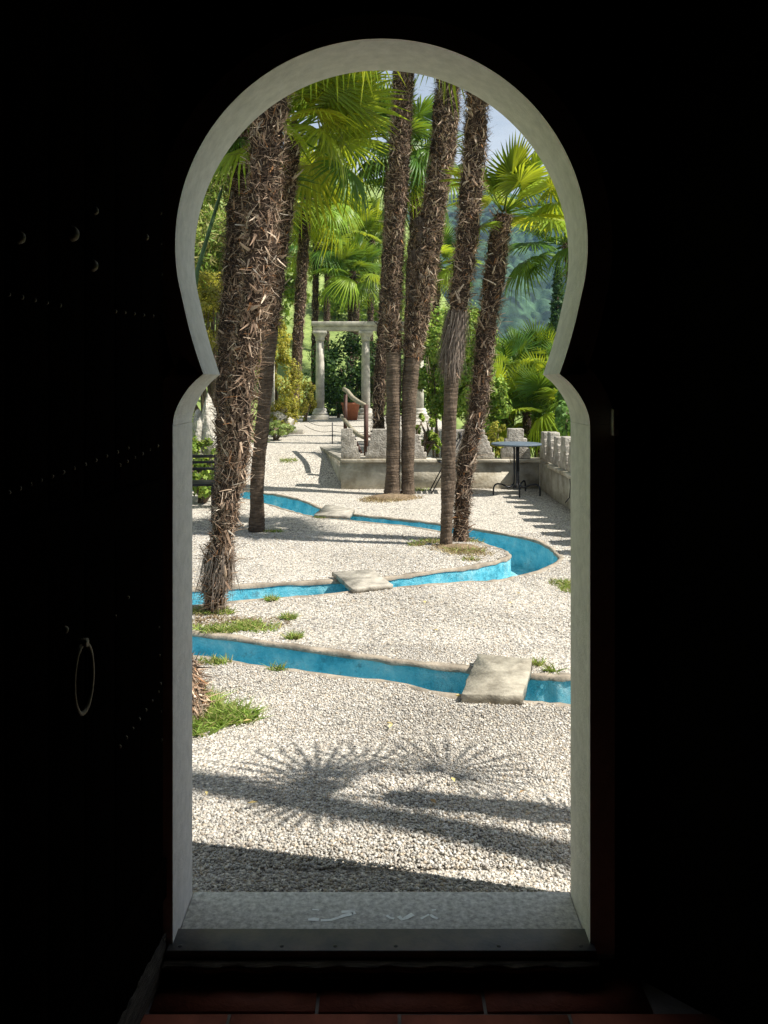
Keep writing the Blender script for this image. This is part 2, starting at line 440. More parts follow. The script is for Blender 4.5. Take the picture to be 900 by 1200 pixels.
def build_ground():
    pts = []
    polys_v, edges = [], []
    def addpoly(pl, closed=True):
        s = len(polys_v)
        polys_v.extend([Vector((float(p[0]), float(p[1]))) for p in pl])
        n = len(pl)
        edges.extend([(s + i, s + (i + 1) % n) for i in range(n if closed else n - 1)])
    addpoly(CHPOLY)
    addpoly([p * 1.0 for p in OUT])
    addpoly([(-900, -300), (900, -300), (900, 900), (-900, 900)])
    for xx in (2.40, 2.55):
        addpoly([(xx, y) for y in np.arange(5.0, 13.01, 0.5)], False)
    for yy in (12.72, 12.82):
        addpoly([(x, yy) for x in np.arange(-0.2, 2.3, 0.25)], False)
    for xx in (-0.12, 0.0):
        addpoly([(xx, y) for y in np.arange(12.95, 18.5, 0.5)], False)
    def grid(x0, x1, y0, y1, st, hole=None, jit=0.2):
        for x in np.arange(x0, x1 + 1e-6, st):
            for y in np.arange(y0, y1 + 1e-6, st):
                if hole and hole[0] < x < hole[1] and hole[2] < y < hole[3]: continue
                pts.append((x + random.uniform(-jit, jit) * st, y + random.uniform(-jit, jit) * st))
    grid(-8, 8, 2.2, 28, 0.42)
    grid(-40, 60, -20, 120, 3.0, (-8.2, 8.2, 2.0, 28.2))
    grid(-860, 860, -280, 880, 60.0, (-41, 61, -21, 121))
    a = np.array(pts)
    keep = ~in_poly(a[:, 0], a[:, 1], CHPOLY) & ~in_poly(a[:, 0], a[:, 1], [tuple(p) for p in OUT])
    verts = polys_v + [Vector((float(p[0]), float(p[1]))) for p in a[keep]]
    v, e, f, _, _, _ = delaunay_2d_cdt(verts, edges, [], 1, 1e-5)
    va = np.array([tuple(p) for p in v])
    fa = np.array(f)
    c = va[fa].mean(1)
    kf = ~in_poly(c[:, 0], c[:, 1], CHPOLY) & ~in_poly(c[:, 0], c[:, 1], [tuple(p) for p in OUT])
    fa = fa[kf]
    c = c[kf]
    z = gz(va[:, 0], va[:, 1])
    v3 = np.column_stack([va, z])
    mb = MB(); mb.add(v3, fa)
    g = mb.build('ground', M['gravel'], smooth=True)
    g.data.materials.append(M['meadow'])
    green = ((c[:, 1] > 25.5) | (c[:, 0] < -3.0 - 0.5 * (c[:, 1] < 8)) | (c[:, 0] > 2.55) | ((c[:, 1] > 12.85) & (c[:, 0] > 0.0) & (c[:, 1] < 19.0))
             | ((c[:, 1] > 15.5) & (c[:, 0] < -2.25 - 0.02 * (c[:, 1] - 15)))) & (c[:, 1] > 2.7)
    g.data.polygons.foreach_set('material_index', green.astype(np.int32))
    g.data.update()
    tag(g, kind='structure')
    return g
ground = build_ground()

# far wooded hill across the valley: a mass of crowns on a slope
def build_hill():
    xs = np.concatenate([np.arange(-240, -60, 4.0), np.arange(-60, 170, 1.25), np.arange(170, 340, 4.0)]); ys = np.arange(300, 545, 1.25)
    X, Y = np.meshgrid(xs, ys)
    t = np.clip((Y - 300) / 215, 0, 1)
    base = -30 + 136 * (t ** 0.85) + 5 * np.sin(X / 46.0) + 4 * np.sin(X / 19 + Y / 33) + 0.03 * X - 26 * sst(515, 545, Y)
    base -= 9 * np.exp(-((X - 62 - 0.10 * (Y - 300)) / 14) ** 2) * sst(300, 380, Y)
    h = np.zeros_like(X); tone = np.ones_like(X)
    s = 4.6
    gi = np.floor(X / s).astype(int); gj = np.floor(Y / s).astype(int)
    def hsh(i, j, k):
        return np.modf(np.abs(np.sin(i * 127.1 + j * 311.7 + k * 74.7) * 43758.5453))[0]
    for di in (-1, 0, 1):
        for dj in (-1, 0, 1):
            i, j = gi + di, gj + dj
            cx = (i + 0.15 + 0.7 * hsh(i, j, 1)) * s; cyy = (j + 0.15 + 0.7 * hsh(i, j, 2)) * s
            rad = s * (0.55 + 0.4 * hsh(i, j, 3))
            d2 = ((X - cx) ** 2 + (Y - cyy) ** 2) / rad ** 2
            hh = np.sqrt(np.clip(1 - d2, 0, 1)) * rad * 1.5 + 1.2 * hsh(i, j, 5) * (d2 < 1)
            tone = np.where(hh > h, 0.2 + 1.7 * hsh(i, j, 4), tone)
            h = np.maximum(h, hh)
    Z = base + h
    ny, nx = X.shape
    idx = np.arange(nx * ny).reshape(ny, nx)
    f = np.stack([idx[:-1, :-1], idx[:-1, 1:], idx[1:, 1:], idx[1:, :-1]], -1).reshape(-1, 4)
    tt = tone.ravel()[:, None] * np.array([1, 1, 1.0])
    mb = MB(); mb.add(np.column_stack([X.ravel(), Y.ravel(), Z.ravel()]), f, tt)
    o = mb.build('hill', M['hill'], smooth=True)
    tag(o, kind='structure')
build_hill()

# ------------------------------------------------------------------ water channel
def build_channel():
    D = 0.30
    O = np.array([tuple(p) for p in rimO]); I = np.array([tuple(p) for p in rimI])
    n = len(O)
    zo, zi = gz(O[:, 0], O[:, 1]), gz(I[:, 0], I[:, 1])
    rows = []
    for frac in (0, 0.25, 0.5, 0.75, 1):
        w = 0.012 * np.sin(np.arange(n) * 1.3 + frac * 9)[:, None] * (0 < frac < 1)
        d = (I - O) / np.linalg.norm(I - O, axis=1)[:, None]
        rows.append(np.column_stack([O + d * w * 0.5, zo - 0.004 - D * frac]))
    rows.append(np.column_stack([O * 0.5 + I * 0.5, (zo + zi) / 2 - D - 0.01]))
    for frac in (1, 0.5, 0):
        rows.append(np.column_stack([I, zi - 0.004 - D * frac]))
    v = np.concatenate(rows)
    m = len(rows)
    idx = np.arange(m * n).reshape(m, n)
    f = np.stack([idx[:-1, :-1], idx[1:, :-1], idx[1:, 1:], idx[:-1, 1:]], -1).reshape(-1, 4)
    mb = MB(); mb.add(v, f)
    ch = mb.build('channel', M['paint'], smooth=False)
    tag(ch, kind='structure')
    # concrete rims, slightly proud of the gravel
    for A, B, zz, nm in ((O, I, zo, 'rim'), (I, O, zi, 'rim')):
        tan = np.gradient(A, axis=0); tan /= np.linalg.norm(tan, axis=1)[:, None]
        nr = np.column_stack([-tan[:, 1], tan[:, 0]])
        s = np.sign(((A - B) * nr).sum(1)); nr *= s[:, None]
        w = 0.040 + 0.014 * np.sin(np.arange(n) * 0.7) + rng.uniform(-0.014, 0.014, n)
        h = 0.007 + rng.uniform(-0.004, 0.004, n)
        inn = A - nr * 0.006
        rr = [np.column_stack([inn, zz - 0.02 + rng.uniform(-0.006, 0.006, n)]), np.column_stack([inn, zz + h - 0.004]), np.column_stack([A + nr * 0.01, zz + h]),
              np.column_stack([A + nr * w[:, None], zz + h * 0.8]), np.column_stack([A + nr * (w + 0.01)[:, None], zz - 0.03])]
        vv = np.concatenate(rr); idx = np.arange(5 * n).reshape(5, n)
        ff = np.stack([idx[:-1, :-1], idx[1:, :-1], idx[1:, 1:], idx[:-1, 1:]], -1).reshape(-1, 4)
        k = MB(); k.add(vv, ff); k.build(nm, M['rim'], ch)
build_channel()

# ------------------------------------------------------------------ pavilion
pav = empty('pavilion', (0, CY, -0.1))
tag(pav, 'dark stone pavilion pierced by a keyhole-shaped doorway with a pale stone surround', 'building')
HPX = [(219.5 * math.sin(R(a)), 301.5 - 219.5 * math.cos(R(a))) for a in np.arange(0, 106, 5)] + [(206, 385), (198.5, 412), (189.5, 439)]
NPX = [(189.5, 439), (200, 448), (209, 459), (216, 471), (220.5, 483), (222, 494)]
def half(pts):
    return [Vector((hw / F * Y_OUT, EYE - (py - HY) / F * Y_OUT)) for hw, py in pts]
arch = half(HPX); arch = smooth_line(arch, 3)
notch = half(NPX); notch = smooth_line(notch, 3)
jamb_bottom = Vector((notch[-1].x, -0.0))
def offs(line, d):
    o = []
    for i in range(len(line)):
        t = (line[min(i + 1, len(line) - 1)] - line[max(i - 1, 0)]).normalized()
        o.append(line[i] + Vector((-t.y, t.x)) * d * 1.0)
    return o
RW = 0.07
arch_o = offs(arch, RW); arch_o[0] = arch[0] + Vector((0, RW))
notch_o = offs(notch, RW)
mid = (arch_o[-1] + notch_o[0]) / 2 + Vector((0.02, 0)); arch_o[-1] = mid; notch_o[0] = mid.copy()
def ring_piece(inner, outer, sx, name, y0=Y_IN - 0.004, y1=Y_OUT + 0.004, gap=0.0008):
    n = len(inner)
    v = []
    for y in (y0, y1):
        v += [(sx * p.x, y, p.y) for p in inner] + [(sx * p.x, y, p.y) for p in outer]
    f = []
    for i in range(n - 1):
        f += [(i, i + 1, n + i + 1, n + i), (2 * n + i, 3 * n + i, 3 * n + i + 1, 2 * n + i + 1), (i, 2 * n + i, 2 * n + i + 1, i + 1), (n + i, n + i + 1, 3 * n + i + 1, 3 * n + i)]
    f += [(0, n, 3 * n, 2 * n), (n - 1, 3 * n - 1, 4 * n - 1, 2 * n - 1)]
    mb = MB(); mb.add(v, f)
    o = mb.build(name, M['surround'], pav)
    for p in o.data.polygons: p.use_smooth = False
    return o
q = len(arch) // 2
for sx in (-1, 1):
    shift = Vector((0.0, 0))
    ring_piece([a + shift for a in arch[:q + 1]], [a + shift for a in arch_o[:q + 1]], sx, 'arch_stone')
    ring_piece(arch[q:], arch_o[q:], sx, 'arch_stone')
    ring_piece(notch, notch_o, sx, 'notch_stone')
    jb_in = [notch[-1] + Vector((0, -0.0012)), Vector((notch[-1].x, 0.55)), Vector((notch[-1].x, -0.02))]
    jb_out = [notch_o[-1] + Vector((0, -0.0012)), Vector((notch_o[-1].x, 0.55)), Vector((notch_o[-1].x, -0.02))]
    ring_piece(jb_in, jb_out, sx, 'jamb_stone')

WH = 3.15
def wall_with_hole(y, xh, mat, name):
    line = arch_o + notch_o[1:] + [Vector((notch_o[-1].x, -0.12))]
    hole = [(-p.x, p.y) for p in reversed(line)] + [(p.x, p.y) for p in line[1:]]
    outer = [(hole[-1][0], -0.12), (xh, -0.12), (xh, WH), (-xh, WH), (-xh, -0.12)]
    verts = [Vector(h) for h in hole] + [Vector(o) for o in outer[1:]]
    n = len(verts)
    v, e, f, _, _, _ = delaunay_2d_cdt(verts, [(i, (i + 1) % n) for i in range(n)], [], 1, 1e-6)
    va = np.array([tuple(p) for p in v]); fa = np.array(f)
    c = va[fa].mean(1)
    fa = fa[in_poly(c[:, 0], c[:, 1], [tuple(p) for p in verts])]
    mb = MB(); mb.add(np.column_stack([va[:, 0], np.full(len(va), y), va[:, 1]]), fa)
    return mb.build(name, mat, pav)
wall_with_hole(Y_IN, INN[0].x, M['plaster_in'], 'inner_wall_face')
wall_with_hole(Y_OUT, OUT[0].x, M['plaster_out'], 'outer_wall_face')
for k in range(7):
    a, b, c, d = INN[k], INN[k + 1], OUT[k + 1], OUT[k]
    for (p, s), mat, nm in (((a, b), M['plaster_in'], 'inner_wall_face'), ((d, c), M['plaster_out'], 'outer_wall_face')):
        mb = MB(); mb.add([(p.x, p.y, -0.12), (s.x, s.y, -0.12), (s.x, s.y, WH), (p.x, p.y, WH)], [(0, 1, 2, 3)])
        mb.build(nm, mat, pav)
mb = MB()
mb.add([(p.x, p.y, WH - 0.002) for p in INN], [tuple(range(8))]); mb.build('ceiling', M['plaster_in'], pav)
mb = MB()
EV = [Vector((p.x * 1.01, CY + (p.y - CY) * 1.01)) for p in OUT]
v = [(p.x, p.y, WH) for p in EV] + [(p.x, p.y, WH + 0.08) for p in EV] + [(p.x * 0.6, CY + (p.y - CY) * 0.6, WH + 0.55) for p in EV] + [(0, CY, WH + 0.85)]
f = [tuple(range(8))] + [(i, (i + 1) % 8, 8 + (i + 1) % 8, 8 + i) for i in range(8)] + [(8 + i, 8 + (i + 1) % 8, 16 + (i + 1) % 8, 16 + i) for i in range(8)] + [(16 + i, 16 + (i + 1) % 8, 24) for i in range(8)]
mb.add(v, f); mb.build('roof', M['rooftile'], pav)

# sill, threshold plate, worn board under it
jx = notch[-1].x
mb = MB(); mb.box((-jx + 0.001, 2.475, -0.11), (jx - 0.001, Y_OUT + 0.02, 0.0)); mb.build('sill', M['sill'], pav, bevel=0.006)
mb = MB(); mb.box((-jx - 0.012, 2.376, -0.012), (jx + 0.012, 2.4735, 0.010)); plate = mb.build('threshold_plate', M['steel'], pav, bevel=0.003)
for sx in (-0.565, -0.28, -0.13, 0.04, 0.33, 0.56):
    mb = MB(); mb.lathe([(0.006, -0.003), (0.006, 0.0008), (0.003, 0.0012)], (sx, 2.396, 0.010), 10); mb.build('screw', M['black_metal'], plate)
mb = MB()
xs = np.linspace(-jx - 0.015, jx + 0.015, 60)
for i in range(59):
    a, b = 2.352 + rng.uniform(-0.004, 0.004), 2.37
    if i: a = last
    last = 2.352 + 0.005 * math.sin(i * 0.9) + rng.uniform(-0.003, 0.003)
    mb.add([(xs[i], a, -0.034), (xs[i + 1], last, -0.034), (xs[i + 1], 2.39, -0.034), (xs[i], 2.39, -0.034), (xs[i], a, -0.018), (xs[i + 1], last, -0.018), (xs[i + 1], 2.39, -0.0135), (xs[i], 2.39, -0.0135)],
           [(3, 2, 1, 0), (4, 5, 6, 7), (0, 1, 5, 4), (2, 3, 7, 6)])
mb.build('threshold_board', M['worn_wood'], pav)
mb = MB(); mb.box((-jx - 0.1, 2.40, -0.12), (jx + 0.1, 2.474, -0.0345)); mb.build('riser', M['worn_wood'], pav)

# worn white paint strokes left on the sill (flat marks)
def stroke(pts, w, name='paint_stroke'):
    g = [G(px, py).xy for px, py in pts]
    L_, R_ = [], []
    for i, p in enumerate(g):
        t = (g[min(i + 1, len(g) - 1)] - g[max(i - 1, 0)]).normalized(); nn = Vector((-t.y, t.x))
        ww = w * random.uniform(0.8, 1.5)
        L_.append((p.x + nn.x * ww, p.y + nn.y * ww, 0.0012)); R_.append((p.x - nn.x * ww, p.y - nn.y * ww, 0.0012))
    n = len(g)
    m_ = MB(); m_.add(L_ + R_, [(i, i + 1, n + i + 1, n + i) for i in range(n - 1)])
    o = m_.build(name, M['chalk'], pav)
stroke([(361, 1078), (368, 1077.5), (374, 1078)], 0.006)
stroke([(376, 1079), (388, 1078.5), (396, 1076)], 0.004)
stroke([(396, 1076), (404, 1073), (414, 1071)], 0.006)
stroke([(400, 1069), (408, 1068.5), (414, 1069), (415, 1072)], 0.005)
stroke([(453, 1073), (457, 1076), (462, 1077)], 0.004)
stroke([(467, 1074), (471, 1078), (476, 1076), (484, 1071.5)], 0.006)
stroke([(493, 1077), (499, 1074), (503, 1072)], 0.004)
stroke([(506, 1067), (511, 1066.5)], 0.003)
stroke([(504, 1072), (508, 1075), (513, 1077)], 0.004)
stroke([(366, 1066), (374, 1067)], 0.003)

# interior floor with terracotta tiles
FZ = -0.082
mb = MB(); mb.add([(p.x, p.y, FZ - 0.006) for p in INN], [tuple(range(8))])
floor = mb.build('floor', M['grout']); tag(floor, kind='structure')
TW, TD, GAP = 0.44, 0.205, 0.010
tile_mesh = None
yrow = 2.395
for r_ in range(17):
    y1 = 2.262 + TD + GAP / 2 - 0.212 * r_ if False else 2.2615 + 0.2155 - 0.2155 * r_
    y0 = y1 - TD
    x0 = (345 - HX) / F * 2.28 - TW * 6 if r_ % 2 == 0 else (245 - HX) / F * 2.24 - TW * 5
    for k in range(13):
        xa = x0 + k * (TW + GAP)
        cx, cyy = xa + TW / 2 + GAP / 2, (y0 + y1) / 2
        if not in_poly(np.array([cx]), np.array([cyy]), [tuple(p * 1.0) for p in INN])[0]: continue
        if cyy - TD / 2 < 1.5 and abs(cx) > 5: continue
        if tile_mesh is None:
            m_ = MB(); m_.box((-TW / 2, -TD / 2, -0.012), (TW / 2, TD / 2, 0.0))
            tile_mesh = m_.mesh('tile'); tile_mesh.materials.append(M['tile'])
        t_ = bpy.data.objects.new('tile', tile_mesh); col.objects.link(t_); t_.parent = floor
        t_.location = (cx, cyy, FZ + random.uniform(-0.0012, 0.0012))

# ------------------------------------------------------------------ open wooden door leaf
HINGE = Vector((-0.610, 2.400))
DOORANG = R(5.5)
ddir = Vector((-math.sin(DOORANG), -math.cos(DOORANG)))          # along the leaf, towards the room
dnrm = Vector((math.cos(DOORANG), -math.sin(DOORANG)))           # faces the opening
door = empty('door', (HINGE.x, HINGE.y, 0.0))
door.rotation_euler = (0, 0, math.atan2(ddir.y, ddir.x))
tag(door, 'dark studded wooden door leaf standing open inwards with a ring handle', 'door')
def door_part(mb_, name, mat, parent=door, bevel=0.0):
    me = mb_.mesh(name); me.materials.append(mat)
    o = bpy.data.objects.new(name, me); col.objects.link(o); o.parent = parent
    if bevel:
        md = o.modifiers.new('bevel', 'BEVEL'); md.width = bevel; md.segments = 2
    return o
DW, DT, DZ0, DZ1 = 1.16, 0.05, -0.066, 2.62
for k in range(7):                                              # vertical boards
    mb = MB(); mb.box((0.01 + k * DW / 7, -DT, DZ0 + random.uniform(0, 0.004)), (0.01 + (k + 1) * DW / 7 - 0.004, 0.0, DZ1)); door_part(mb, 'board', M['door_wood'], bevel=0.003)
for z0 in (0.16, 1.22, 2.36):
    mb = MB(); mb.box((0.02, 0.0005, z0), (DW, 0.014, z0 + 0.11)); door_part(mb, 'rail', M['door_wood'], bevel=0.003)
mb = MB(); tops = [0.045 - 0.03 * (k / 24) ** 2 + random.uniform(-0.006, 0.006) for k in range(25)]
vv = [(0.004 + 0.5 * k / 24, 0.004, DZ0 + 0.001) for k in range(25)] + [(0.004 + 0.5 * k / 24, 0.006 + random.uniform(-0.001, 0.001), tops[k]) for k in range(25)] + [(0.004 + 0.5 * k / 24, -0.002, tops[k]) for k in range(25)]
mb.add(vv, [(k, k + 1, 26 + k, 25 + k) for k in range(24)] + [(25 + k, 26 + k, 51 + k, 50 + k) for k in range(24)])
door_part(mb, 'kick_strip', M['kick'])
stud_mesh = None
def stud(x, z, s=1.0, y=0.0):
    global stud_mesh
    if stud_mesh is None:
        m_ = MB()
        vs = []; prof = [(0.010, 0.0), (0.009, 0.004), (0.006, 0.007), (0.001, 0.009)]
        for r_, h_ in prof:
            for k in range(8): vs.append((r_ * math.cos(k * math.pi / 4), h_, r_ * math.sin(k * math.pi / 4)))
        m_.add(vs, [(i * 8 + k, (i + 1) * 8 + k, (i + 1) * 8 + (k + 1) % 8, i * 8 + (k + 1) % 8) for i in range(3) for k in range(8)] + [tuple(range(24, 32))[::-1]])
        stud_mesh = m_.mesh('stud'); stud_mesh.materials.append(M['brass'])
        stud_mesh.polygons.foreach_set('use_smooth', np.ones(len(stud_mesh.polygons), bool))
    o = bpy.data.objects.new('stud', stud_mesh); col.objects.link(o); o.parent = door
    o.location = (x, y + 0.0003, z); o.scale = (s, s, s)
def hit_door(px, py, off=0.0):
    d = Vector(((px - HX) / F, 1.0))
    # intersection of the view ray with the face of the leaf
    p = HINGE + dnrm * off
    t = (p.x * ddir.y - p.y * ddir.x) / (d.x * ddir.y - d.y * ddir.x)
    pt = d * t
    return (pt - p).dot(ddir), EYE - (py - HY) / F * t
for px, py, s in ((22, 278, 1.4), (84, 274, 1.8), (111, 247, 1.0), (108, 311, 1.5), (171, 278, 0.9), (76, 738, 0.9)):
    x, z = hit_door(px, py); stud(x, z, s)
for a, b, n in (((10, 577), (150, 525), 12), ((140, 545), (193, 518), 7), ((10, 345), (70, 358), 5), ((135, 365), (190, 372), 6), ((140, 875), (193, 800), 8), ((135, 722), (150, 700), 2), ((186, 735), (190, 900), 6), ((188, 250), (192, 500), 8)):
    for k in range(n):
        t = k / max(1, n - 1)
        x, z = hit_door(a[0] + (b[0] - a[0]) * t, a[1] + (b[1] - a[1]) * t)
        if 0.01 < x < DW: stud(x, z, random.uniform(0.35, 0.55))
rx, rz = hit_door(97, 795, 0.02)
mb = MB()
ring = [(rx + 0.045 * math.sin(2 * math.pi * k / 32) * 1.0, 0.020, rz + 0.075 * math.cos(2 * math.pi * k / 32)) for k in range(33)]
mb.tube(ring, 0.006, 8); rh = door_part(mb, 'ring_handle', M['brass'])
mb = MB(); mb.tube([(rx, 0.0, rz + 0.075), (rx, 0.03, rz + 0.078)], 0.010, 8); door_part(mb, 'ring_staple', M['brass'], rh)

# keeper for the latch on the other side of the opening
kp = P(720.5, 495, 2.38)
mb = MB()
mb.prism([(kp.x - 0.006, kp.z - 0.037), (kp.x + 0.008, kp.z - 0.037), (kp.x + 0.008, kp.z - 0.020), (kp.x - 0.001, kp.z - 0.018), (kp.x - 0.001, kp.z + 0.018), (kp.x + 0.009, kp.z + 0.021), (kp.x + 0.008, kp.z + 0.035), (kp.x - 0.006, kp.z + 0.037)], 'y', 2.37, Y_IN)
o = mb.build('latch_keeper', M['pale_metal'], pav)

# ------------------------------------------------------------------ gravel stones lying in front of the door
def rocks(nv=6):
    out = []
    t = (1 + 5 ** 0.5) / 2
    ico = np.array([(-1, t, 0), (1, t, 0), (-1, -t, 0), (1, -t, 0), (0, -1, t), (0, 1, t), (0, -1, -t), (0, 1, -t), (t, 0, -1), (t, 0, 1), (-t, 0, -1), (-t, 0, 1)], float)
    ico /= np.linalg.norm(ico[0])
    tri = np.array([(0, 11, 5), (0, 5, 1), (0, 1, 7), (0, 7, 10), (0, 10, 11), (1, 5, 9), (5, 11, 4), (11, 10, 2), (10, 7, 6), (7, 1, 8), (3, 9, 4), (3, 4, 2), (3, 2, 6), (3, 6, 8), (3, 8, 9), (4, 9, 5), (2, 4, 11), (6, 2, 10), (8, 6, 7), (9, 8, 1)])
    for k in range(nv):
        v = ico * rng.uniform(0.6, 1.3, (12, 1)) * np.array([1.0, rng.uniform(0.65, 0.95), rng.uniform(0.5, 0.75)])
        out.append(v)
    return out, tri
ROCKS, RTRI = rocks(10)
OCT = np.array([(1, 0, 0), (-1, 0, 0), (0, 0.8, 0), (0, -0.8, 0), (0, 0, 0.65), (0, 0, -0.65)], float)
OTRI = np.array([(0, 2, 4), (2, 1, 4), (1, 3, 4), (3, 0, 4), (2, 0, 5), (1, 2, 5), (3, 1, 5), (0, 3, 5)])
PAL = np.array([(0.66, 0.63, 0.58), (0.60, 0.55, 0.48), (0.54, 0.52, 0.49), (0.58, 0.49, 0.38), (0.72, 0.70, 0.66), (0.36, 0.33, 0.30), (0.24, 0.225, 0.21), (0.48, 0.43, 0.37)])
PAL = PAL * np.array([1.0, 0.99, 0.975])
PW = np.array([0.24, 0.20, 0.14, 0.10, 0.16, 0.07, 0.03, 0.06])
def scatter_gravel(name, y0, y1, dens, size, low, label=None, tone=1.0):
    mb = MB()
    half_w = 0.235
    area = half_w * 2 * y1 * (y1 - y0)
    n = int(area * dens)
    y = rng.uniform(y0, y1, n); x = rng.uniform(-1, 1, n) * half_w * y1
    ok = (np.abs(x) < half_w * y + 0.25)
    # keep clear of the channel and its rims
    x, y = x[ok], y[ok]
    ok = np.ones(len(x), bool)
    for dx, dy in ((0, 0), (0.02, 0), (-0.02, 0), (0, 0.02), (0, -0.02)):
        ok &= ~in_poly(x + dx, y + dy, CHPOLY)
    x, y = x[ok], y[ok]
    n = len(x)
    sz = size * np.clip(rng.lognormal(0, 0.32, n), 0.5, 2.0)
    z = gz(x, y) + sz * rng.uniform(0.0, 0.45, n)
    patch = 0.9 + 0.12 * np.sin(3.1 * x + 1.3 * np.sin(2.2 * y)) * np.sin(2.7 * y + x) 
    colr = PAL[rng.choice(len(PAL), n, p=PW)] * rng.uniform(0.72, 1.12, (n, 1)) * patch[:, None]
    a = rng.uniform(0, 2 * np.pi, n); tl = rng.normal(0, 0.35, n); tm = rng.normal(0, 0.35, n)
    ca, sa = np.cos(a), np.sin(a)
    Rm = np.zeros((n, 3, 3))
    Rm[:, 0, 0] = ca; Rm[:, 0, 1] = -sa; Rm[:, 1, 0] = sa; Rm[:, 1, 1] = ca; Rm[:, 2, 2] = 1
    T = np.zeros((n, 3, 3)); T[:, 0, 0] = 1; T[:, 1, 1] = np.cos(tl); T[:, 1, 2] = -np.sin(tl); T[:, 2, 1] = np.sin(tl); T[:, 2, 2] = np.cos(tl)
    Rm = Rm @ T
    if low:
        shapes = OCT[None] * rng.uniform(0.7, 1.25, (n, 6, 1)); tri = OTRI if y0 < 5 else OTRI[:4]
    else:
        shapes = np.stack(ROCKS)[rng.integers(0, len(ROCKS), n)]; tri = RTRI
    k = shapes.shape[1]
    v = np.einsum('nij,nkj->nki', Rm, shapes * sz[:, None, None]) + np.stack([x, y, z], -1)[:, None]
    f = (tri[None] + (np.arange(n) * k)[:, None, None]).reshape(-1, 3)
    mb.add(v.reshape(-1, 3), f, np.repeat(colr, k, 0))
    o = mb.build(name, M['pebble'])
    tag(o, kind='stuff')
    o['label'] = label; o['category'] = 'gravel'
    return o
scatter_gravel('gravel', 2.665, 3.6, 18500, 0.0047, False, 'loose pale gravel in front of the doorway')
scatter_gravel('gravel', 3.6, 5.2, 17000, 0.0048, True, 'pale gravel around the channel nearest the doorway')
scatter_gravel('gravel', 5.2, 9.0, 7200, 0.0058, True, 'pale gravel between the winding blue channels')

# ------------------------------------------------------------------ stepping slabs bridging the channel
def slab(name, px_pts, label, mat, thick=0.05, lift=0.04, n=9):
    pts = [G(px, py, lift) for px, py in px_pts]
    # roughen the outline
    o = []
    for i in range(len(pts)):
        a, b = pts[i], pts[(i + 1) % len(pts)]
        for k in range(n):
            t = k / n
            p = a.lerp(b, t) + Vector((random.uniform(-1, 1), random.uniform(-1, 1), 0)) * 0.0055 * (k > 0)
            o.append(p)
    c = sum(o, Vector()) / len(o)
    m_ = len(o)
    v = [(p.x, p.y, lift - thick) for p in o] + [(p.x + (random.uniform(-1, 1)) * 0.006, p.y, lift - 0.004 + random.uniform(-1, 1) * 0.002) for p in o] + [(p.x + (c.x - p.x) * 0.008, p.y + (c.y - p.y) * 0.01, lift) for p in o] + [(c.x, c.y, lift)]
    f = [tuple(range(m_ - 1, -1, -1))]
    for i in range(m_):
        j = (i + 1) % m_
        f += [(i, j, m_ + j, m_ + i), (m_ + i, m_ + j, 2 * m_ + j, 2 * m_ + i), (2 * m_ + i, 2 * m_ + j, 3 * m_)]
    mb = MB(); mb.add(v, f)
    ob = mb.build(name, mat, origin=(c.x, c.y, 0))
    tag(ob, label, 'slab')
    return ob
slab('stone_slab', [(541, 813), (612, 815), (624, 772), (560, 766)], 'thick ochre stone slab laid across the channel nearest the doorway', M['slab'], 0.055, 0.045)
slab('stone_slab', [(414, 690), (460, 684.5), (436, 667), (389, 670)], 'flat grey slab bridging the channel bend between palm trunk and curved rim', M['slab_grey'], 0.035, 0.028)
slab('stone_slab', [(368, 603), (410, 605), (416, 596), (382, 591)], 'small pale slab over the far channel before the low wall', M['slab_grey'], 0.035, 0.028)

# ------------------------------------------------------------------ plants: strips, leaves, clouds
def strips(mb, base, dirv, side, nrm, length, width, bend, colr, nsec=3, keel=0.0, twist=None, tip=0.15):
    """many small ribbons at once; base, dirv, side, nrm: (n,3); bend curls the tip along nrm"""
    n = len(base)
    vs = []
    for k in range(nsec):
        t = k / (nsec - 1)
        p = base + dirv * (length * t)[:, None] + nrm * (bend * length * t * t)[:, None]
        w = width * (1 - (1 - tip) * t ** 1.5) * 0.5
        if keel:
            vs += [p - side * w[:, None], p + nrm * (keel * w)[:, None], p + side * w[:, None]]
        else:
            vs += [p - side * w[:, None], p + side * w[:, None]]
    m = 3 if keel else 2
    V = np.stack(vs, 1)
    f = []
    for k in range(nsec - 1):
        for j in range(m - 1):
            f.append((k * m + j, k * m + j + 1, (k + 1) * m + j + 1, (k + 1) * m + j))
    f = np.array(f)
    F_ = (f[None] + (np.arange(n) * len(vs))[:, None, None]).reshape(-1, 4)
    mb.add(V.reshape(-1, 3), F_, np.repeat(colr, len(vs), 0))

def norm(a):
    return a / (np.linalg.norm(a, axis=-1, keepdims=True) + 1e-9)

def spine_samples(pts, rad, step):
    n = len(pts)
    P_, R_ = [], []
    for i in range(n - 1):
        p0, p1, p2, p3 = pts[max(i - 1, 0)], pts[i], pts[i + 1], pts[min(i + 2, n - 1)]
        m = max(2, int((p2 - p1).length / step))
        for k in range(m):
            t = k / m
            P_.append(0.5 * ((2 * p1) + (p2 - p0) * t + (2 * p0 - 5 * p1 + 4 * p2 - p3) * t * t + (3 * p1 - p0 - 3 * p2 + p3) * t ** 3))
            R_.append(rad[i] * (1 - t) + rad[i + 1] * t)
    P_.append(pts[-1]); R_.append(rad[-1])
    return np.array([tuple(p) for p in P_]), np.array(R_)

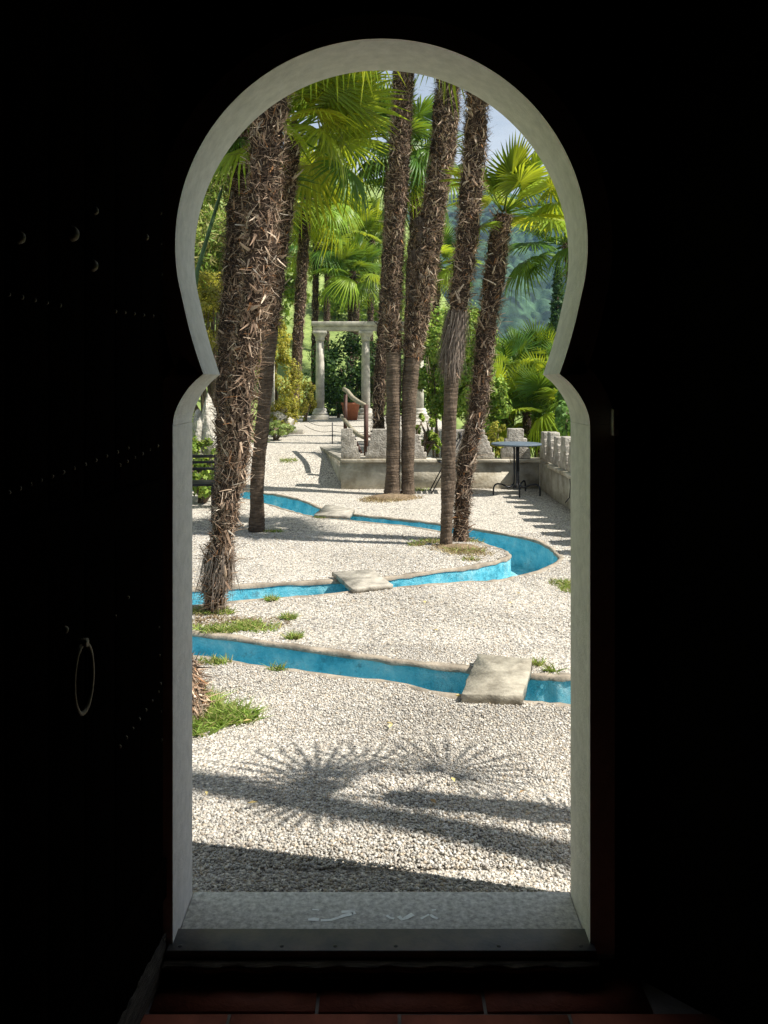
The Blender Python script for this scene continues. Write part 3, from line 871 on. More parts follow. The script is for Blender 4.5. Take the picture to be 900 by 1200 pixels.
def tube_np(mb, C, r2, colr, n):
    """C (m,3), r2 (m,n) radii, vertical-ish tube"""
    m = len(C)
    a = np.linspace(0, 2 * np.pi, n, endpoint=False)
    tan = norm(np.gradient(C, axis=0))
    ex = norm(np.cross(np.array([0, 1.0, 0])[None], tan)); ey = np.cross(tan, ex)
    V = C[:, None] + r2[..., None] * (ex[:, None] * np.cos(a)[None, :, None] + ey[:, None] * np.sin(a)[None, :, None])
    idx = np.arange(m * n).reshape(m, n)
    nx = np.roll(idx, -1, 1)
    f = np.stack([idx[:-1], nx[:-1], nx[1:], idx[1:]], -1).reshape(-1, 4)
    V = V.reshape(-1, 3)
    mb.add(V, f, colr.reshape(-1, 3))

BROWN = np.array([(0.18, 0.125, 0.09), (0.30, 0.215, 0.155), (0.42, 0.33, 0.25), (0.06, 0.042, 0.03), (0.58, 0.49, 0.40), (0.28, 0.14, 0.06), (0.10, 0.074, 0.056)])
BROWN = BROWN * np.array([1.16, 1.09, 1.02])
BW = np.array([0.22, 0.22, 0.17, 0.16, 0.08, 0.05, 0.10])

def make_trunk(root, pts, widths, ring_to=0.0, detail=1.0, tone=1.0, beard=None):
    """ring_to: share of the trunk, from the ground, that is bare and ringed; above it the fibre and old leaf bases stay on"""
    rad = [w * 0.5 for w in widths]
    rad = [x * (0.94 if ring_to > 0.2 and i < 4 else 0.97) for i, x in enumerate(rad)]
    C, r = spine_samples(pts, rad, (0.0095 if ring_to > 0.2 else 0.024) if detail > 0.6 else 0.06)
    m = len(C)
    s = np.concatenate([[0], np.cumsum(np.linalg.norm(np.diff(C, axis=0), axis=1))]); Ls = s[-1]
    u = s / Ls
    n = 16 if detail > 0.6 else 10
    a = np.linspace(0, 2 * np.pi, n, endpoint=False)
    ringm = u < ring_to
    ph = rng.uniform(0, 6)
    sa = s[:, None] + 0.006 * np.sin(a[None] + ph + s[:, None] * 3) + 0.004 * np.sin(2 * a[None] + s[:, None] * 11) + 0.003 * rng.normal(0, 1, n)[None]
    saw = np.modf(np.abs(sa) / 0.038 + 0.4 * np.sin(sa * 9) + 0.3 * np.sin(sa * 23))[0]
    r2 = r[:, None] * np.ones((1, n))
    r2 = r2 * (1 + 0.05 * np.sin(3 * a[None] + s[:, None] * 5 + ph) + 0.04 * np.sin(s[:, None] * 13 + 2 * a[None]))
    rough = np.where(ringm, 0.014, 0.08)[:, None]
    r2 = r2 * (1 + rough * rng.normal(0, 1, (m, n)))
    r2 = np.where(ringm[:, None], r2 * (1 + 0.08 * (saw - 0.5)), r2 * 0.90)
    base_r = np.where(saw > 0.8, 1.25, np.where(saw < 0.22, 0.6, 0.95)) * (0.75 + 0.5 * np.modf(np.abs(np.sin(np.floor(np.abs(sa) / 0.038) * 12.9)) * 437.5)[0])
    c_ring = np.array([0.15, 0.112, 0.082])[None, None] * base_r[..., None] * (0.85 + 0.3 * rng.random((m, n, 1)))
    c_fib = np.array([0.055, 0.038, 0.028])[None, None] * (0.5 + 0.9 * rng.random((m, n, 1)))
    r2 = r2 * np.where(ringm, 1.0, 1 + 0.09 * np.sin(s * 7.3 + ph) * np.sin(s * 3.1) + 0.05 * np.sin(s * 19 + ph))[:, None]
    cc = np.where(ringm[:, None, None], c_ring, c_fib) * tone
    mb = MB()
    tube_np(mb, C, r2, cc, n)
    org = tuple(pts[0])
    mb.build('trunk', M['ringed'] if ring_to > 0.5 else M['trunk'], root, smooth=True, origin=org)
    # fibre mat and old leaf bases
    H = Ls * (1 - ring_to)
    if H <= 0.05: return
    tan = norm(np.gradient(C, axis=0))
    def place(k, lo=ring_to, hi=1.0):
        uu = rng.uniform(lo, hi, k); i = np.clip(np.searchsorted(u, uu), 0, m - 1)
        th = rng.uniform(0, 2 * np.pi, k)
        ex = norm(np.cross(np.array([0, 1.0, 0])[None], tan[i])); ey = np.cross(tan[i], ex)
        out = ex * np.cos(th)[:, None] + ey * np.sin(th)[:, None]
        return C[i] + out * (r[i] * rng.uniform(0.86, 0.98, k))[:, None], out, tan[i], np.cross(tan[i], out)
    mb = MB()
    area = H * 2 * math.pi * float(np.mean(r[~ringm])) if (~ringm).any() else 0.1
    # leaf bases (petiole stubs) pointing up and out
    k = int(area * 480 * detail) + 8
    p, out, up, sd = place(k)
    tilt = rng.uniform(0.22, 0.75, k)[:, None]; sl = rng.normal(0, 0.45, k)[:, None]
    d = norm(up * (1 - tilt * 0.5) + out * tilt * 0.75 + sd * sl)
    side = norm(np.cross(out, d)); nr = norm(np.cross(d, side))
    ln = rng.uniform(0.025, 0.085, k); wd = rng.uniform(0.007, 0.019, k)
    cl = BROWN[rng.choice(len(BROWN), k, p=BW)] * rng.uniform(0.8, 1.35, (k, 1)) * tone
    strips(mb, p - out * 0.01, d, side, nr * -1.0, ln, wd, rng.uniform(-0.9, 0.5, k), cl, 4, 0.6, tip=0.45)
    # wide shaggy flaps hanging down
    k = int(area * 120 * detail) + 4
    p, out, up, sd = place(k)
    d = norm(-up + out * rng.uniform(0.1, 0.5, k)[:, None] + sd * rng.normal(0, 0.5, k)[:, None])
    side = norm(np.cross(out, d)); cl = BROWN[rng.choice(len(BROWN), k, p=BW)] * rng.uniform(0.7, 1.1, (k, 1)) * tone
    strips(mb, p + out * 0.008, d, side, out, rng.uniform(0.04, 0.11, k), rng.uniform(0.008, 0.026, k), rng.uniform(-0.4, 0.5, k), cl, 4, tip=0.25)
    # larger curled boots of old leaves, standing proud in places
    k = int(area * 34 * detail) + 3
    p, out, up, sd = place(k)
    d = norm(up * rng.uniform(0.2, 1.0, k)[:, None] + out * rng.uniform(0.3, 0.8, k)[:, None] + sd * rng.normal(0, 0.5, k)[:, None])
    side = norm(np.cross(out, d)); cl = BROWN[rng.choice([1, 2, 2, 4, 0], k)] * rng.uniform(0.8, 1.2, (k, 1)) * tone
    strips(mb, p, d, side, norm(np.cross(d, side)), rng.uniform(0.06, 0.14, k), rng.uniform(0.014, 0.03, k), rng.uniform(-1.1, 0.2, k), cl, 5, 0.7, tip=0.3)
    # fine fibres
    k = int(area * 3400 * detail) + 20
    p, out, up, sd = place(k)
    d = norm(up * rng.normal(0.3, 0.7, k)[:, None] + sd * rng.normal(0, 0.9, k)[:, None] + out * rng.uniform(-0.05, 0.28, k)[:, None])
    side = norm(np.cross(out, d) + out * rng.normal(0, 0.5, k)[:, None])
    cl = BROWN[rng.choice(len(BROWN), k, p=BW)] * rng.uniform(0.35, 1.25, (k, 1)) * tone
    strips(mb, p + out * 0.012, d, side, out, rng.uniform(0.03, 0.10, k), rng.uniform(0.0018, 0.005, k), rng.normal(-0.1, 0.5, k), cl, 3, tip=0.4)
    # a few pale cut leaf stalks that catch the sun
    k = int(area * 16 * detail) + 2
    p, out, up, sd = place(k)
    d = norm(up * rng.uniform(-0.6, 1, k)[:, None] + out * rng.uniform(0.4, 1.0, k)[:, None] + sd * rng.normal(0, 0.6, k)[:, None])
    side = norm(np.cross(out, d) + 1e-3)
    cl = np.array([(0.52, 0.46, 0.38)]) * rng.uniform(0.6, 1.2, (k, 1)) * tone
    strips(mb, p, d, side, np.cross(d, side), rng.uniform(0.03, 0.085, k), rng.uniform(0.006, 0.013, k), rng.uniform(-0.7, 0.7, k), cl, 4, 0.4, tip=0.5)
    if beard:                                     # dense hanging fibre skirt between two heights
        k = int((beard[2] if len(beard) > 2 else 900) * detail)
        p, out, up, sd = place(k, *beard[:2])
        d = norm(-up + out * rng.uniform(0.0, 0.25, k)[:, None] + sd * rng.normal(0, 0.12, k)[:, None])
        side = norm(np.cross(out, d))
        cl = (np.array([(0.20, 0.16, 0.13)]) * rng.uniform(0.5, 1.5, (k, 1))) * tone
        strips(mb, p + out * rng.uniform(0, 0.045, k)[:, None], d, side, out, rng.uniform(0.12, 0.30, k), rng.uniform(0.004, 0.012, k), rng.uniform(-0.15, 0.05, k), cl, 3, tip=0.2)
    o = mb.build('leaf_bases', M['fibre'], root, smooth=False, origin=org)
    o['kind'] = 'stuff'

def fan_leaf(name, petiole, rad, nseg, spread, droop, cup, stiff, yellow=0.0, split=0.42, w1=0.98):
    """one fan leaf: petiole along +x, fan beyond it, normal +z"""
    mb = MB()
    mb.tube([(0, 0, 0), (petiole * 0.5, 0, 0.02 * petiole), (petiole, 0, 0)], [0.013, 0.009, 0.007], 5, (1.0, 1.05, 0.9))
    hub = np.array([petiole, 0, 0.0])
    for i in range(nseg):
        t0 = (i / nseg - 0.5) * spread; t1 = ((i + 1) / nseg - 0.5) * spread; tm = (t0 + t1) / 2
        f_ = 1 - 0.30 * (abs(tm) / (spread / 2)) ** 2
        L_ = rad * f_ * random.uniform(0.93, 1.05)
        dr = droop * random.uniform(0.75, 1.3)
        def pt(th, rr, dz):
            z = cup * rr - dr * (rr / rad) ** 2.2 * rad + dz
            return hub + np.array([rr * math.cos(th), rr * math.sin(th), z])
        hw = (t1 - t0) / 2
        fold = 0.022 * rad / 0.6
        r1 = L_ * split
        k1 = hw * w1
        r2 = L_ * 0.72; w2 = hw * 0.40 * (1 if w1 > 0.9 else 0.55)
        bt = random.uniform(-0.03, 0.03)
        V = [hub, pt(tm - k1, r1, -fold), pt(tm, r1, fold * 0.6), pt(tm + k1, r1, -fold), pt(tm - w2 + bt, r2, -fold * 0.4), pt(tm + bt, r2, fold * 0.4), pt(tm + w2 + bt, r2, -fold * 0.4),
             pt(tm + bt * 2, L_, -random.uniform(0, 0.10) * L_ * (1 - stiff))]
        g = random.uniform(0.8, 1.2)
        ctip = np.array((1.25 * g, 1.08 * g, 0.8 * g)) if random.random() < 0.35 + yellow else np.array((g, g, g))
        cb = np.array((1.0 + yellow * 0.9, 1.0 + yellow * 0.35, 1.0)) * g
        mb.add(V, [(0, 1, 2), (0, 2, 3), (1, 4, 5, 2), (2, 5, 6, 3), (4, 7, 5), (5, 7, 6)], np.array([cb] * 4 + [cb * 0.5 + ctip * 0.5] * 3 + [ctip * (1 + yellow)]))
    me = mb.mesh(name); me.materials.append(M['palm'])
    return me
LEAF = {'up': [fan_leaf('leaf', 0.50, 0.58, 34, R(300), 0.10, 0.10, 0.9), fan_leaf('leaf', 0.42, 0.52, 32, R(270), 0.06, 0.22, 1.0)],
        'mid': [fan_leaf('leaf', 0.62, 0.62, 36, R(320), 0.30, 0.02, 0.6), fan_leaf('leaf', 0.55, 0.60, 34, R(300), 0.42, 0.0, 0.5), fan_leaf('leaf', 0.60, 0.60, 34, R(310), 0.25, 0.05, 0.7, 0.35)],
        'old': [fan_leaf('leaf', 0.58, 0.58, 32, R(290), 0.75, -0.05, 0.3), fan_leaf('leaf', 0.55, 0.60, 30, R(280), 0.9, -0.05, 0.2, 0.3)]}

LEAF_Y = [fan_leaf('leaf', 0.55, 0.62, 34, R(290), 0.30, 0.03, 0.6, 0.75), fan_leaf('leaf', 0.50, 0.60, 32, R(280), 0.5, 0.0, 0.5, 0.9)]
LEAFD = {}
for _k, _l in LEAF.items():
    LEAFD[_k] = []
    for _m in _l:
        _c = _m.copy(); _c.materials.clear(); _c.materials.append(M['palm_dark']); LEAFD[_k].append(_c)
LEAF['open'] = [fan_leaf('leaf', 0.45, 0.62, 21, R(280), 0.05, 0.05, 1.0, split=0.22, w1=0.72)]

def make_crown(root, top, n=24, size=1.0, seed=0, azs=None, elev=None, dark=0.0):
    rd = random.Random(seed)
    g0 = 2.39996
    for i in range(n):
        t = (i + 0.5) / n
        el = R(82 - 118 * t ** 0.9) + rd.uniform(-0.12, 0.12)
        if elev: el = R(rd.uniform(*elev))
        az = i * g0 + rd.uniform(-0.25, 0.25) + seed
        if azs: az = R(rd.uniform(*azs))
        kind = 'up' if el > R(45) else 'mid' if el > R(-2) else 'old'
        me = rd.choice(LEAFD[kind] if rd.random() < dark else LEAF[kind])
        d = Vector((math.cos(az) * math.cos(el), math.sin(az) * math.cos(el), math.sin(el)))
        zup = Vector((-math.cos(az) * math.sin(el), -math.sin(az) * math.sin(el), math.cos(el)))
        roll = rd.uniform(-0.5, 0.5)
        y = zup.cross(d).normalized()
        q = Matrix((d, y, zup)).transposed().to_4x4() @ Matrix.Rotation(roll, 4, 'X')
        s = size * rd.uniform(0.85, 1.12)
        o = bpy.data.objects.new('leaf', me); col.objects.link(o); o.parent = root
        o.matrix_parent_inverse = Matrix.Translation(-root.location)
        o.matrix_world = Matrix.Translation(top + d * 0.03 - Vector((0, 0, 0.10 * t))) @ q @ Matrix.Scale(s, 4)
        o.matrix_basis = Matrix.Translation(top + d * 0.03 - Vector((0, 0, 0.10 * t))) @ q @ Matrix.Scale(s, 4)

def aim_leaf(root, top, az, el, size, kind, face=None, roll=0.0, pick=None):
    az, el = R(az), R(el)
    d = Vector((math.cos(az) * math.cos(el), math.sin(az) * math.cos(el), math.sin(el)))
    zup = Vector((-math.cos(az) * math.sin(el), -math.sin(az) * math.sin(el), math.cos(el)))
    if face is not None: zup = (face - d * face.dot(d)).normalized()
    y = zup.cross(d).normalized()
    o = bpy.data.objects.new('leaf', LEAF[kind][pick] if pick is not None else random.choice(LEAF[kind])); col.objects.link(o); o.parent = root
    o.matrix_parent_inverse = Matrix.Translation(-root.location)
    o.matrix_basis = Matrix.Translation(top + d * 0.03) @ (Matrix((d, y, zup)).transposed().to_4x4() @ Matrix.Rotation(roll, 4, 'X')) @ Matrix.Scale(size, 4)

def palm(label, Y, spec, ring_to=0.0, detail=1.0, tone=1.0, beard=None, leaves=22, size=1.0, seed=1, dY=0.0, group=None, name='palm_tree', crown=True, z0=None, **kw):
    """spec: (pixel x, pixel y, pixel width) up the trunk at depth Y"""
    y0 = spec[0][1]; y1 = spec[-1][1]
    pts = []; w = []
    for px, py, wd in spec:
        Yk = Y + dY * (y0 - py) / max(1.0, (y0 - y1))
        pts.append(P(px, py, Yk)); w.append(wd / F * Yk)
    if z0 is not None: pts[0].z = z0
    root = empty(name, pts[0])
    tag(root, label, 'palm tree', group)
    make_trunk(root, pts, w, ring_to, detail, tone, beard)
    if crown: make_crown(root, pts[-1], leaves, size, seed, **kw)
    return root

palm('thick shaggy brown palm trunk between the two channels, grass at its foot', 5.93,
     [(252, 722, 16), (252, 700, 24), (254, 680, 30), (257, 655, 32), (261, 630, 22), (264, 600, 25), (275, 541, 30), (285, 440, 33), (299, 350, 34), (304, 300, 37), (308, 245, 39), (314, 150, 42), (318, 80, 42), (322, 0, 46), (326, -80, 36)],
     detail=1.15, leaves=26, seed=3, beard=(0.06, 0.105, 130))
palm('dark shaggy palm trunk tucked behind the thick shaggy palm', 9.2,
     [(266, 619, 24), (266, 540, 25), (266, 440, 27), (276, 300, 28), (286, 180, 28), (292, 80, 28), (297, 10, 24)], tone=0.55, detail=0.9, seed=4, leaves=20)
palm('slim palm with smooth grey ringed lower trunk beside the thick shaggy palm', 9.04,
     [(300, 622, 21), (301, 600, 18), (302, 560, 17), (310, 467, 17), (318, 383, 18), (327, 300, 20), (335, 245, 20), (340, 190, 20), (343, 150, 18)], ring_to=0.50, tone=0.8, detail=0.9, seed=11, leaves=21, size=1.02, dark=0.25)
LEAF['yellow'] = LEAF_Y
B_root = [o for o in col.objects if o.get('label', '').startswith('slim palm with smooth')][0]
for az, el, sz in ((-12, 34, 1.05), (15, 12, 0.9), (-50, 5, 0.8), (-80, 30, 0.9), (-30, 60, 1.0)):
    aim_leaf(B_root, P(343, 148, 9.04), az, el, sz, 'yellow')
palm('slender leaning palm rising from the yellow-green bushes beside the colonnade', 21.0,
     [(341, 494, 12), (344, 467, 11), (350, 383, 14), (355, 300, 14.5), (358, 255, 13), (361, 232, 11)], detail=0.5, seed=6, leaves=30, size=1.35)
palm('upright palm trunk by the brown litter mound, the straighter of a close pair', 12.03,
     [(460, 581, 24), (460, 565, 18), (461, 500, 17), (461, 420, 19), (460, 345, 23), (465, 240, 24), (469, 175, 25), (473, 85, 25), (476, 20, 23), (478, -40, 18)], ring_to=0.27, seed=7, leaves=22)
palm('curving palm trunk of the close pair, lumpy with old growth halfway up', 12.05,
     [(478, 580, 20), (478, 565, 15), (479, 480, 18), (485, 409, 21), (494, 349, 29), (501, 291, 31), (510, 233, 28), (519, 175, 31), (524, 118, 31), (528, 60, 28), (531, -10, 24)], ring_to=0.27, seed=8, leaves=22)
cp_root = [o for o in col.objects if o.get('label', '').startswith('curving palm trunk')][0]
import bmesh
for px, py, r_, sd in ((488, 262, 0.075, 1), (494, 284, 0.09, 2), (486, 304, 0.09, 3), (489, 330, 0.10, 4), (482, 352, 0.08, 5)):
    bm = bmesh.new(); bmesh.ops.create_icosphere(bm, subdivisions=3, radius=1)
    rd_ = np.random.default_rng(sd); ks = rd_.normal(0, 3.2, (6, 3)); ph_ = rd_.uniform(0, 6, 6)
    for v in bm.verts:
        q_ = np.array(v.co); v.co *= r_ * (1 + 0.16 * sum(math.sin(float(q_ @ ks[i]) + ph_[i]) for i in range(6)) + rd_.normal(0, 0.04)); v.co.z *= 1.3
    me = bpy.data.meshes.new('burl'); 
    bm.to_mesh(me); bm.free(); me.materials.append(M['burl'])
    o = bpy.data.objects.new('burl', me); col.objects.link(o); o.parent = cp_root; o.matrix_parent_inverse = Matrix.Translation(-cp_root.location); o.location = P(px + 3, py, 12.0)
palm('dark trunked palm behind the close pair with a broad dark crown', 15.4,
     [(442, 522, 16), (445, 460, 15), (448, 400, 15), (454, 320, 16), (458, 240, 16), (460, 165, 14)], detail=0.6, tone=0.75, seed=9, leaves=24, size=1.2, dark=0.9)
palm('thin reddish palm trunk showing between the close pair', 17.0,
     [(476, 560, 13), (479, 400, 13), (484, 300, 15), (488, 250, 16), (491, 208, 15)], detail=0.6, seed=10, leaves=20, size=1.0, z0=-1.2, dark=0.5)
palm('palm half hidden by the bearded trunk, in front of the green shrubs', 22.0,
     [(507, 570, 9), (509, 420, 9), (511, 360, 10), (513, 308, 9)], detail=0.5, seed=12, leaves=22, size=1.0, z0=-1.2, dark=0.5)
palm('palm with bare ringed lower trunk and a hanging beard of fibre at mid height', 8.3,
     [(523, 641, 17), (523, 620, 14), (525, 560, 18), (527, 500, 17), (529, 440, 17), (530, 410, 20), (535, 375, 21), (539, 345, 26), (546, 291, 27), (551, 233, 26), (556, 175, 28), (559, 118, 27), (563, 50, 25), (566, -20, 20)], ring_to=0.305, beard=(0.33, 0.42), seed=13, leaves=22)
palm('short leaning palm with spreading fan crown beside the bearded trunk', 8.56,
     [(539, 634, 18), (541, 600, 18), (546, 542, 21), (553, 510, 20), (559, 484, 20), (569, 398, 23), (576, 349, 25), (583, 291, 26), (590, 252, 18)], seed=26, leaves=0)
F2 = bpy.data.objects[[o.name for o in col.objects if o.get('label', '').startswith('short leaning palm')][0]]
for az, el, sz in ((20, 38, 0.95), (-15, 55, 0.9), (60, 62, 0.9), (-40, 20, 0.9), (5, 12, 0.95), (-70, 35, 0.7), (-25, -12, 0.85), (150, 60, 0.8), (205, -28, 0.5), (95, 25, 0.9), (50, 5, 0.9), (30, 75, 0.9), (120, 45, 0.8)):
    aim_leaf(F2, P(590, 250, 8.56), az, el, sz, 'mid' if el < 50 else 'up')
palm('distant palm at the frame of the arch, its drooping crown over the palm thicket', 13.5,
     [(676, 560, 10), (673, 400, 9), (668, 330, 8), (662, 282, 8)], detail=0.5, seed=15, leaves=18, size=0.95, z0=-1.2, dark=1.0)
for px, crown_y, Y, w, sd, lb in ((371, 285, 27, 8.5, 16, 'thin dark palm trunk behind the end column of the colonnade'), (385, 245, 29, 7.5, 17, 'tall thin palm rising behind the colonnade beam, the tallest there'),
                                  (413, 318, 27, 9, 18, 'low bushy palm standing over the middle of the colonnade beam'), (436, 280, 30, 8, 19, 'dark palm beyond the beam next to the close pair of trunks'),
                                  (420, 262, 33, 7, 20, 'pale crowned palm higher up the grassy slope')):
    zz = float(gz((px - HX) / F * Y, Y)) - 0.1
    by = HY + (EYE - zz) / Y * F
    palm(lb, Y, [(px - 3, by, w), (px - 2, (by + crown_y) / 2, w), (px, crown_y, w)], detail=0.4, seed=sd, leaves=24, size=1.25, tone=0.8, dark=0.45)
# palm thicket behind the parapet
for k, (px, py, Y, sd, n) in enumerate(((598, 442, 17.5, 30, 20), (630, 428, 18.5, 31, 24), (662, 440, 17.5, 32, 20), (617, 480, 15.6, 33, 16), (655, 478, 15.4, 34, 16), (590, 482, 16.2, 35, 14), (640, 455, 17.2, 36, 20))):
    lb = ['small fan palm at the thicket edge by the leaning trunk', 'tallest fan palm of the thicket, spiky against the hill', 'fan palm of the thicket below the cypress', 'low fan palm with wide leaves above the small stepped merlon',
          'low fan palm with sunlit leaves above the wall corner', 'low fan palm behind the table in shade', 'fan palm in the middle of the thicket'][k]
    palm(lb, Y, [(px + 2, 640, 11), (px + 1, (640 + py) / 2, 11), (px, py, 10)], detail=0.3, seed=sd, leaves=n, size=0.95, group='fan palms of the thicket', z0=-1.2, dark=0.7)

# two palms outside the doorway's view, known by the shadows they throw across the gravel
def world_palm(label, pts, w, seed, leaves, size, **kw):
    pts = [Vector(p) for p in pts]
    root = empty('palm_tree', pts[0]); tag(root, label, 'palm tree')
    make_trunk(root, pts, w, 0.0, 0.4)
    if leaves: make_crown(root, pts[-1], leaves, size, seed, **kw)
    return root
PT = Vector((0.07 + 0.816 * 1.8, 3.28 - 0.197 * 1.8, 1.8))
sp = world_palm('short palm beside the pavilion whose crown shadow falls on the gravel', [(PT.x + 0.02, PT.y + 0.07, -0.05), (PT.x + 0.01, PT.y + 0.035, 0.9), tuple(PT)], [0.155, 0.155, 0.15], 40, 0, 0.62)
for az, el, sz in ((42, 6, 0.62), (116, 8, 0.5), (150, 8, 0.66), (200, 70, 0.5), (172, 0, 0.6)):
    aim_leaf(sp, PT, az, el, sz, 'open', face=to_sun, pick=0)
world_palm('tall palm beside the pavilion throwing a long trunk shadow', [(3.2, 1.9, -0.05), (3.2, 2.28, 3.2), (3.2, 2.8, 7.2)], [0.19, 0.16, 0.16], 41, 20, 1.0)

# broad-leaved foliage: many small leaf faces in clumps through a volume
def leaf_cloud(mb, c, rad, n, size, tint, clumps=40, fill=0.45, aspect=1.6, clr=0.25, dirz=0.5):
    c = np.array(c, float); rad = np.array(rad, float)
    q = norm(rng.normal(0, 1, (clumps, 3))) * rng.uniform(fill, 1.0, (clumps, 1)) ** 0.6
    ctone = rng.uniform(0.65, 1.35, clumps)
    csz = rng.uniform(0.6, 1.3, clumps) * clr
    k = rng.integers(0, clumps, n)
    off = norm(rng.normal(0, 1, (n, 3))) * rng.uniform(0.3, 1.0, (n, 1)) ** 0.5
    p = c + (q[k] + off * csz[k][:, None]) * rad
    nr = norm(off + q[k] * 0.6 + rng.normal(0, 0.5, (n, 3)) + np.array([0, 0, 0.3]))
    d = norm(np.cross(nr, rng.normal(0, 1, (n, 3)))); d[:, 2] -= 0.25 * dirz
    d = norm(d); side = norm(np.cross(nr, d))
    sz = size * rng.uniform(0.6, 1.4, n)
    V = np.stack([p - d * sz[:, None] * 0.5, p + side * (sz / aspect / 2)[:, None] - nr * (0.08 * sz)[:, None], p + d * sz[:, None] * 0.5, p - side * (sz / aspect / 2)[:, None] - nr * (0.08 * sz)[:, None]], 1)
    tint = np.array(tint, float)
    if tint.ndim == 1: tint = tint[None]
    cl = tint[rng.integers(0, len(tint), n)] * (ctone[k] * rng.uniform(0.75, 1.3, n))[:, None]
    f = np.arange(n * 4).reshape(n, 4)
    mb.add(V.reshape(-1, 3), f, np.repeat(cl, 4, 0))

def shrub(name, label, blobs, tint, size, cat='shrub', base=None, group=None, **kw):
    """blobs: (centre, radii, leaves)"""
    c0 = Vector(blobs[0][0])
    b = Vector(base) if base else Vector((c0.x, c0.y, float(gz(c0.x, c0.y)) - 0.02))
    root = empty(name, b); tag(root, label, cat, group)
    mb = MB()
    for c, r_, n in blobs: leaf_cloud(mb, c, r_, n, size, tint, **kw)
    mb.build('foliage', M['foliage'], root, origin=tuple(b))
    mb = MB()
    for c, r_, n in blobs:
        for j in range(3):
            e = Vector(c) + Vector((random.uniform(-0.5, 0.5) * r_[0], random.uniform(-0.5, 0.5) * r_[1], random.uniform(0, 0.5) * r_[2]))
            mb.tube([b + Vector((random.uniform(-0.04, 0.04), 0, 0)), b.lerp(e, 0.5) + Vector((random.uniform(-0.1, 0.1), 0, 0.1)), e], [0.03, 0.02, 0.006], 6)
    mb.build('stem', M['bark'], root, origin=tuple(b))
    return root
def B(px, py, Y, rx, ry, rz, n):
    return (tuple(P(px, py, Y)), (rx, ry, rz), n)

LAUREL = [(0.055, 0.12, 0.03), (0.08, 0.16, 0.04), (0.035, 0.08, 0.025)]
LIME = [(0.26, 0.36, 0.06), (0.17, 0.28, 0.05), (0.36, 0.43, 0.09)]
GOLD = [(0.46, 0.42, 0.06), (0.36, 0.36, 0.06), (0.52, 0.46, 0.10), (0.28, 0.30, 0.05)]
IVY = [(0.12, 0.24, 0.05), (0.20, 0.34, 0.08), (0.26, 0.42, 0.14)]
shrub('laurel_hedge', 'dark laurel hedge filling the space behind the white columns', [B(410, 440, 25.2, 1.2, 0.6, 1.35, 7000), B(470, 440, 25.4, 1.3, 0.6, 1.35, 5000), B(385, 470, 25.6, 0.7, 0.5, 0.7, 1500)], LAUREL, 0.10, 'hedge', clumps=70)
shrub('golden_shrub', 'tall yellow-green bush beside the slender leaning palm', [B(325, 448, 19.5, 0.55, 0.5, 1.0, 6500), B(318, 400, 19.8, 0.45, 0.4, 0.8, 3500), B(330, 485, 18.6, 0.4, 0.35, 0.35, 2200)], GOLD, 0.055, clumps=80, clr=0.2)
shrub('golden_shrub', 'rounded yellow-green bush between leaning palm and end column', [B(358, 466, 22.0, 0.32, 0.32, 0.62, 3500)], GOLD, 0.055, clumps=45, clr=0.22)
shrub('box_shrub', 'small dark green bush at the foot of the white columns', [B(397, 470, 23.8, 0.4, 0.3, 0.35, 1500)], LAUREL, 0.07)
shrub('golden_shrub', 'yellow bush glimpsed at the arch edge left of the shaggy palms', [B(243, 372, 13.5, 0.5, 0.5, 0.6, 6500), B(236, 345, 14.0, 0.5, 0.5, 0.4, 2500)], GOLD, 0.045, clumps=80, clr=0.2)
shrub('green_shrub', 'bright green climbing shrub behind the bearded trunk', [B(515, 430, 15.5, 0.55, 0.4, 0.85, 6000), B(548, 440, 15.0, 0.5, 0.4, 0.9, 5500), B(530, 390, 17.0, 0.7, 0.5, 0.6, 3500), B(570, 470, 14.6, 0.4, 0.35, 0.5, 2500)], LIME, 0.075, clumps=60, clr=0.22)
shrub('green_shrub', 'leafy sprig hanging over the parapet between the palm pairs', [B(498, 500, 13.0, 0.16, 0.12, 0.30, 420), B(508, 520, 12.95, 0.12, 0.10, 0.14, 220)], LIME, 0.07, clumps=14, base=(0.62, 12.95, 0.43))
shrub('golden_shrub', 'small golden bush showing beside the stepped merlon', [B(583, 512, 13.3, 0.18, 0.2, 0.22, 900), B(578, 525, 13.2, 0.14, 0.15, 0.16, 500)], GOLD, 0.05, clumps=25)
shrub('ivy', 'glossy ivy climbing at the corner of the parapet', [B(664, 488, 12.9, 0.16, 0.2, 0.25, 800), B(670, 460, 13.2, 0.2, 0.2, 0.3, 600)], IVY, 0.07, cat='ivy', clumps=25, aspect=1.15)
shrub('bamboo_thicket', 'feathery bamboo thicket filling the arch edge left of the shaggy palms', [B(250, 300, 16.5, 1.1, 0.7, 1.0, 9000), B(245, 225, 17.5, 1.2, 0.7, 1.3, 9000), B(272, 180, 18.0, 0.9, 0.6, 1.0, 5000), B(228, 180, 18.0, 1.2, 0.7, 1.0, 3000), ((-4.6, 11.5, 1.9), (1.0, 0.9, 1.2), 4000), ((-5.0, 14.0, 2.4), (1.2, 1.0, 1.5), 4000), ((-5.6, 17.0, 3.0), (1.4, 1.2, 1.7), 4000)], [(0.30, 0.42, 0.08), (0.22, 0.34, 0.06), (0.42, 0.47, 0.13), (0.46, 0.42, 0.17)], 0.17, cat='bamboo', clumps=90, aspect=6.0, clr=0.3, dirz=2.5)
shrub('green_shrub', 'low green undergrowth behind the black bench', [B(236, 545, 11.2, 0.35, 0.3, 0.35, 2200), B(232, 520, 11.8, 0.3, 0.3, 0.5, 1600), B(252, 575, 10.8, 0.2, 0.15, 0.12, 500)], LIME, 0.06, clumps=50)
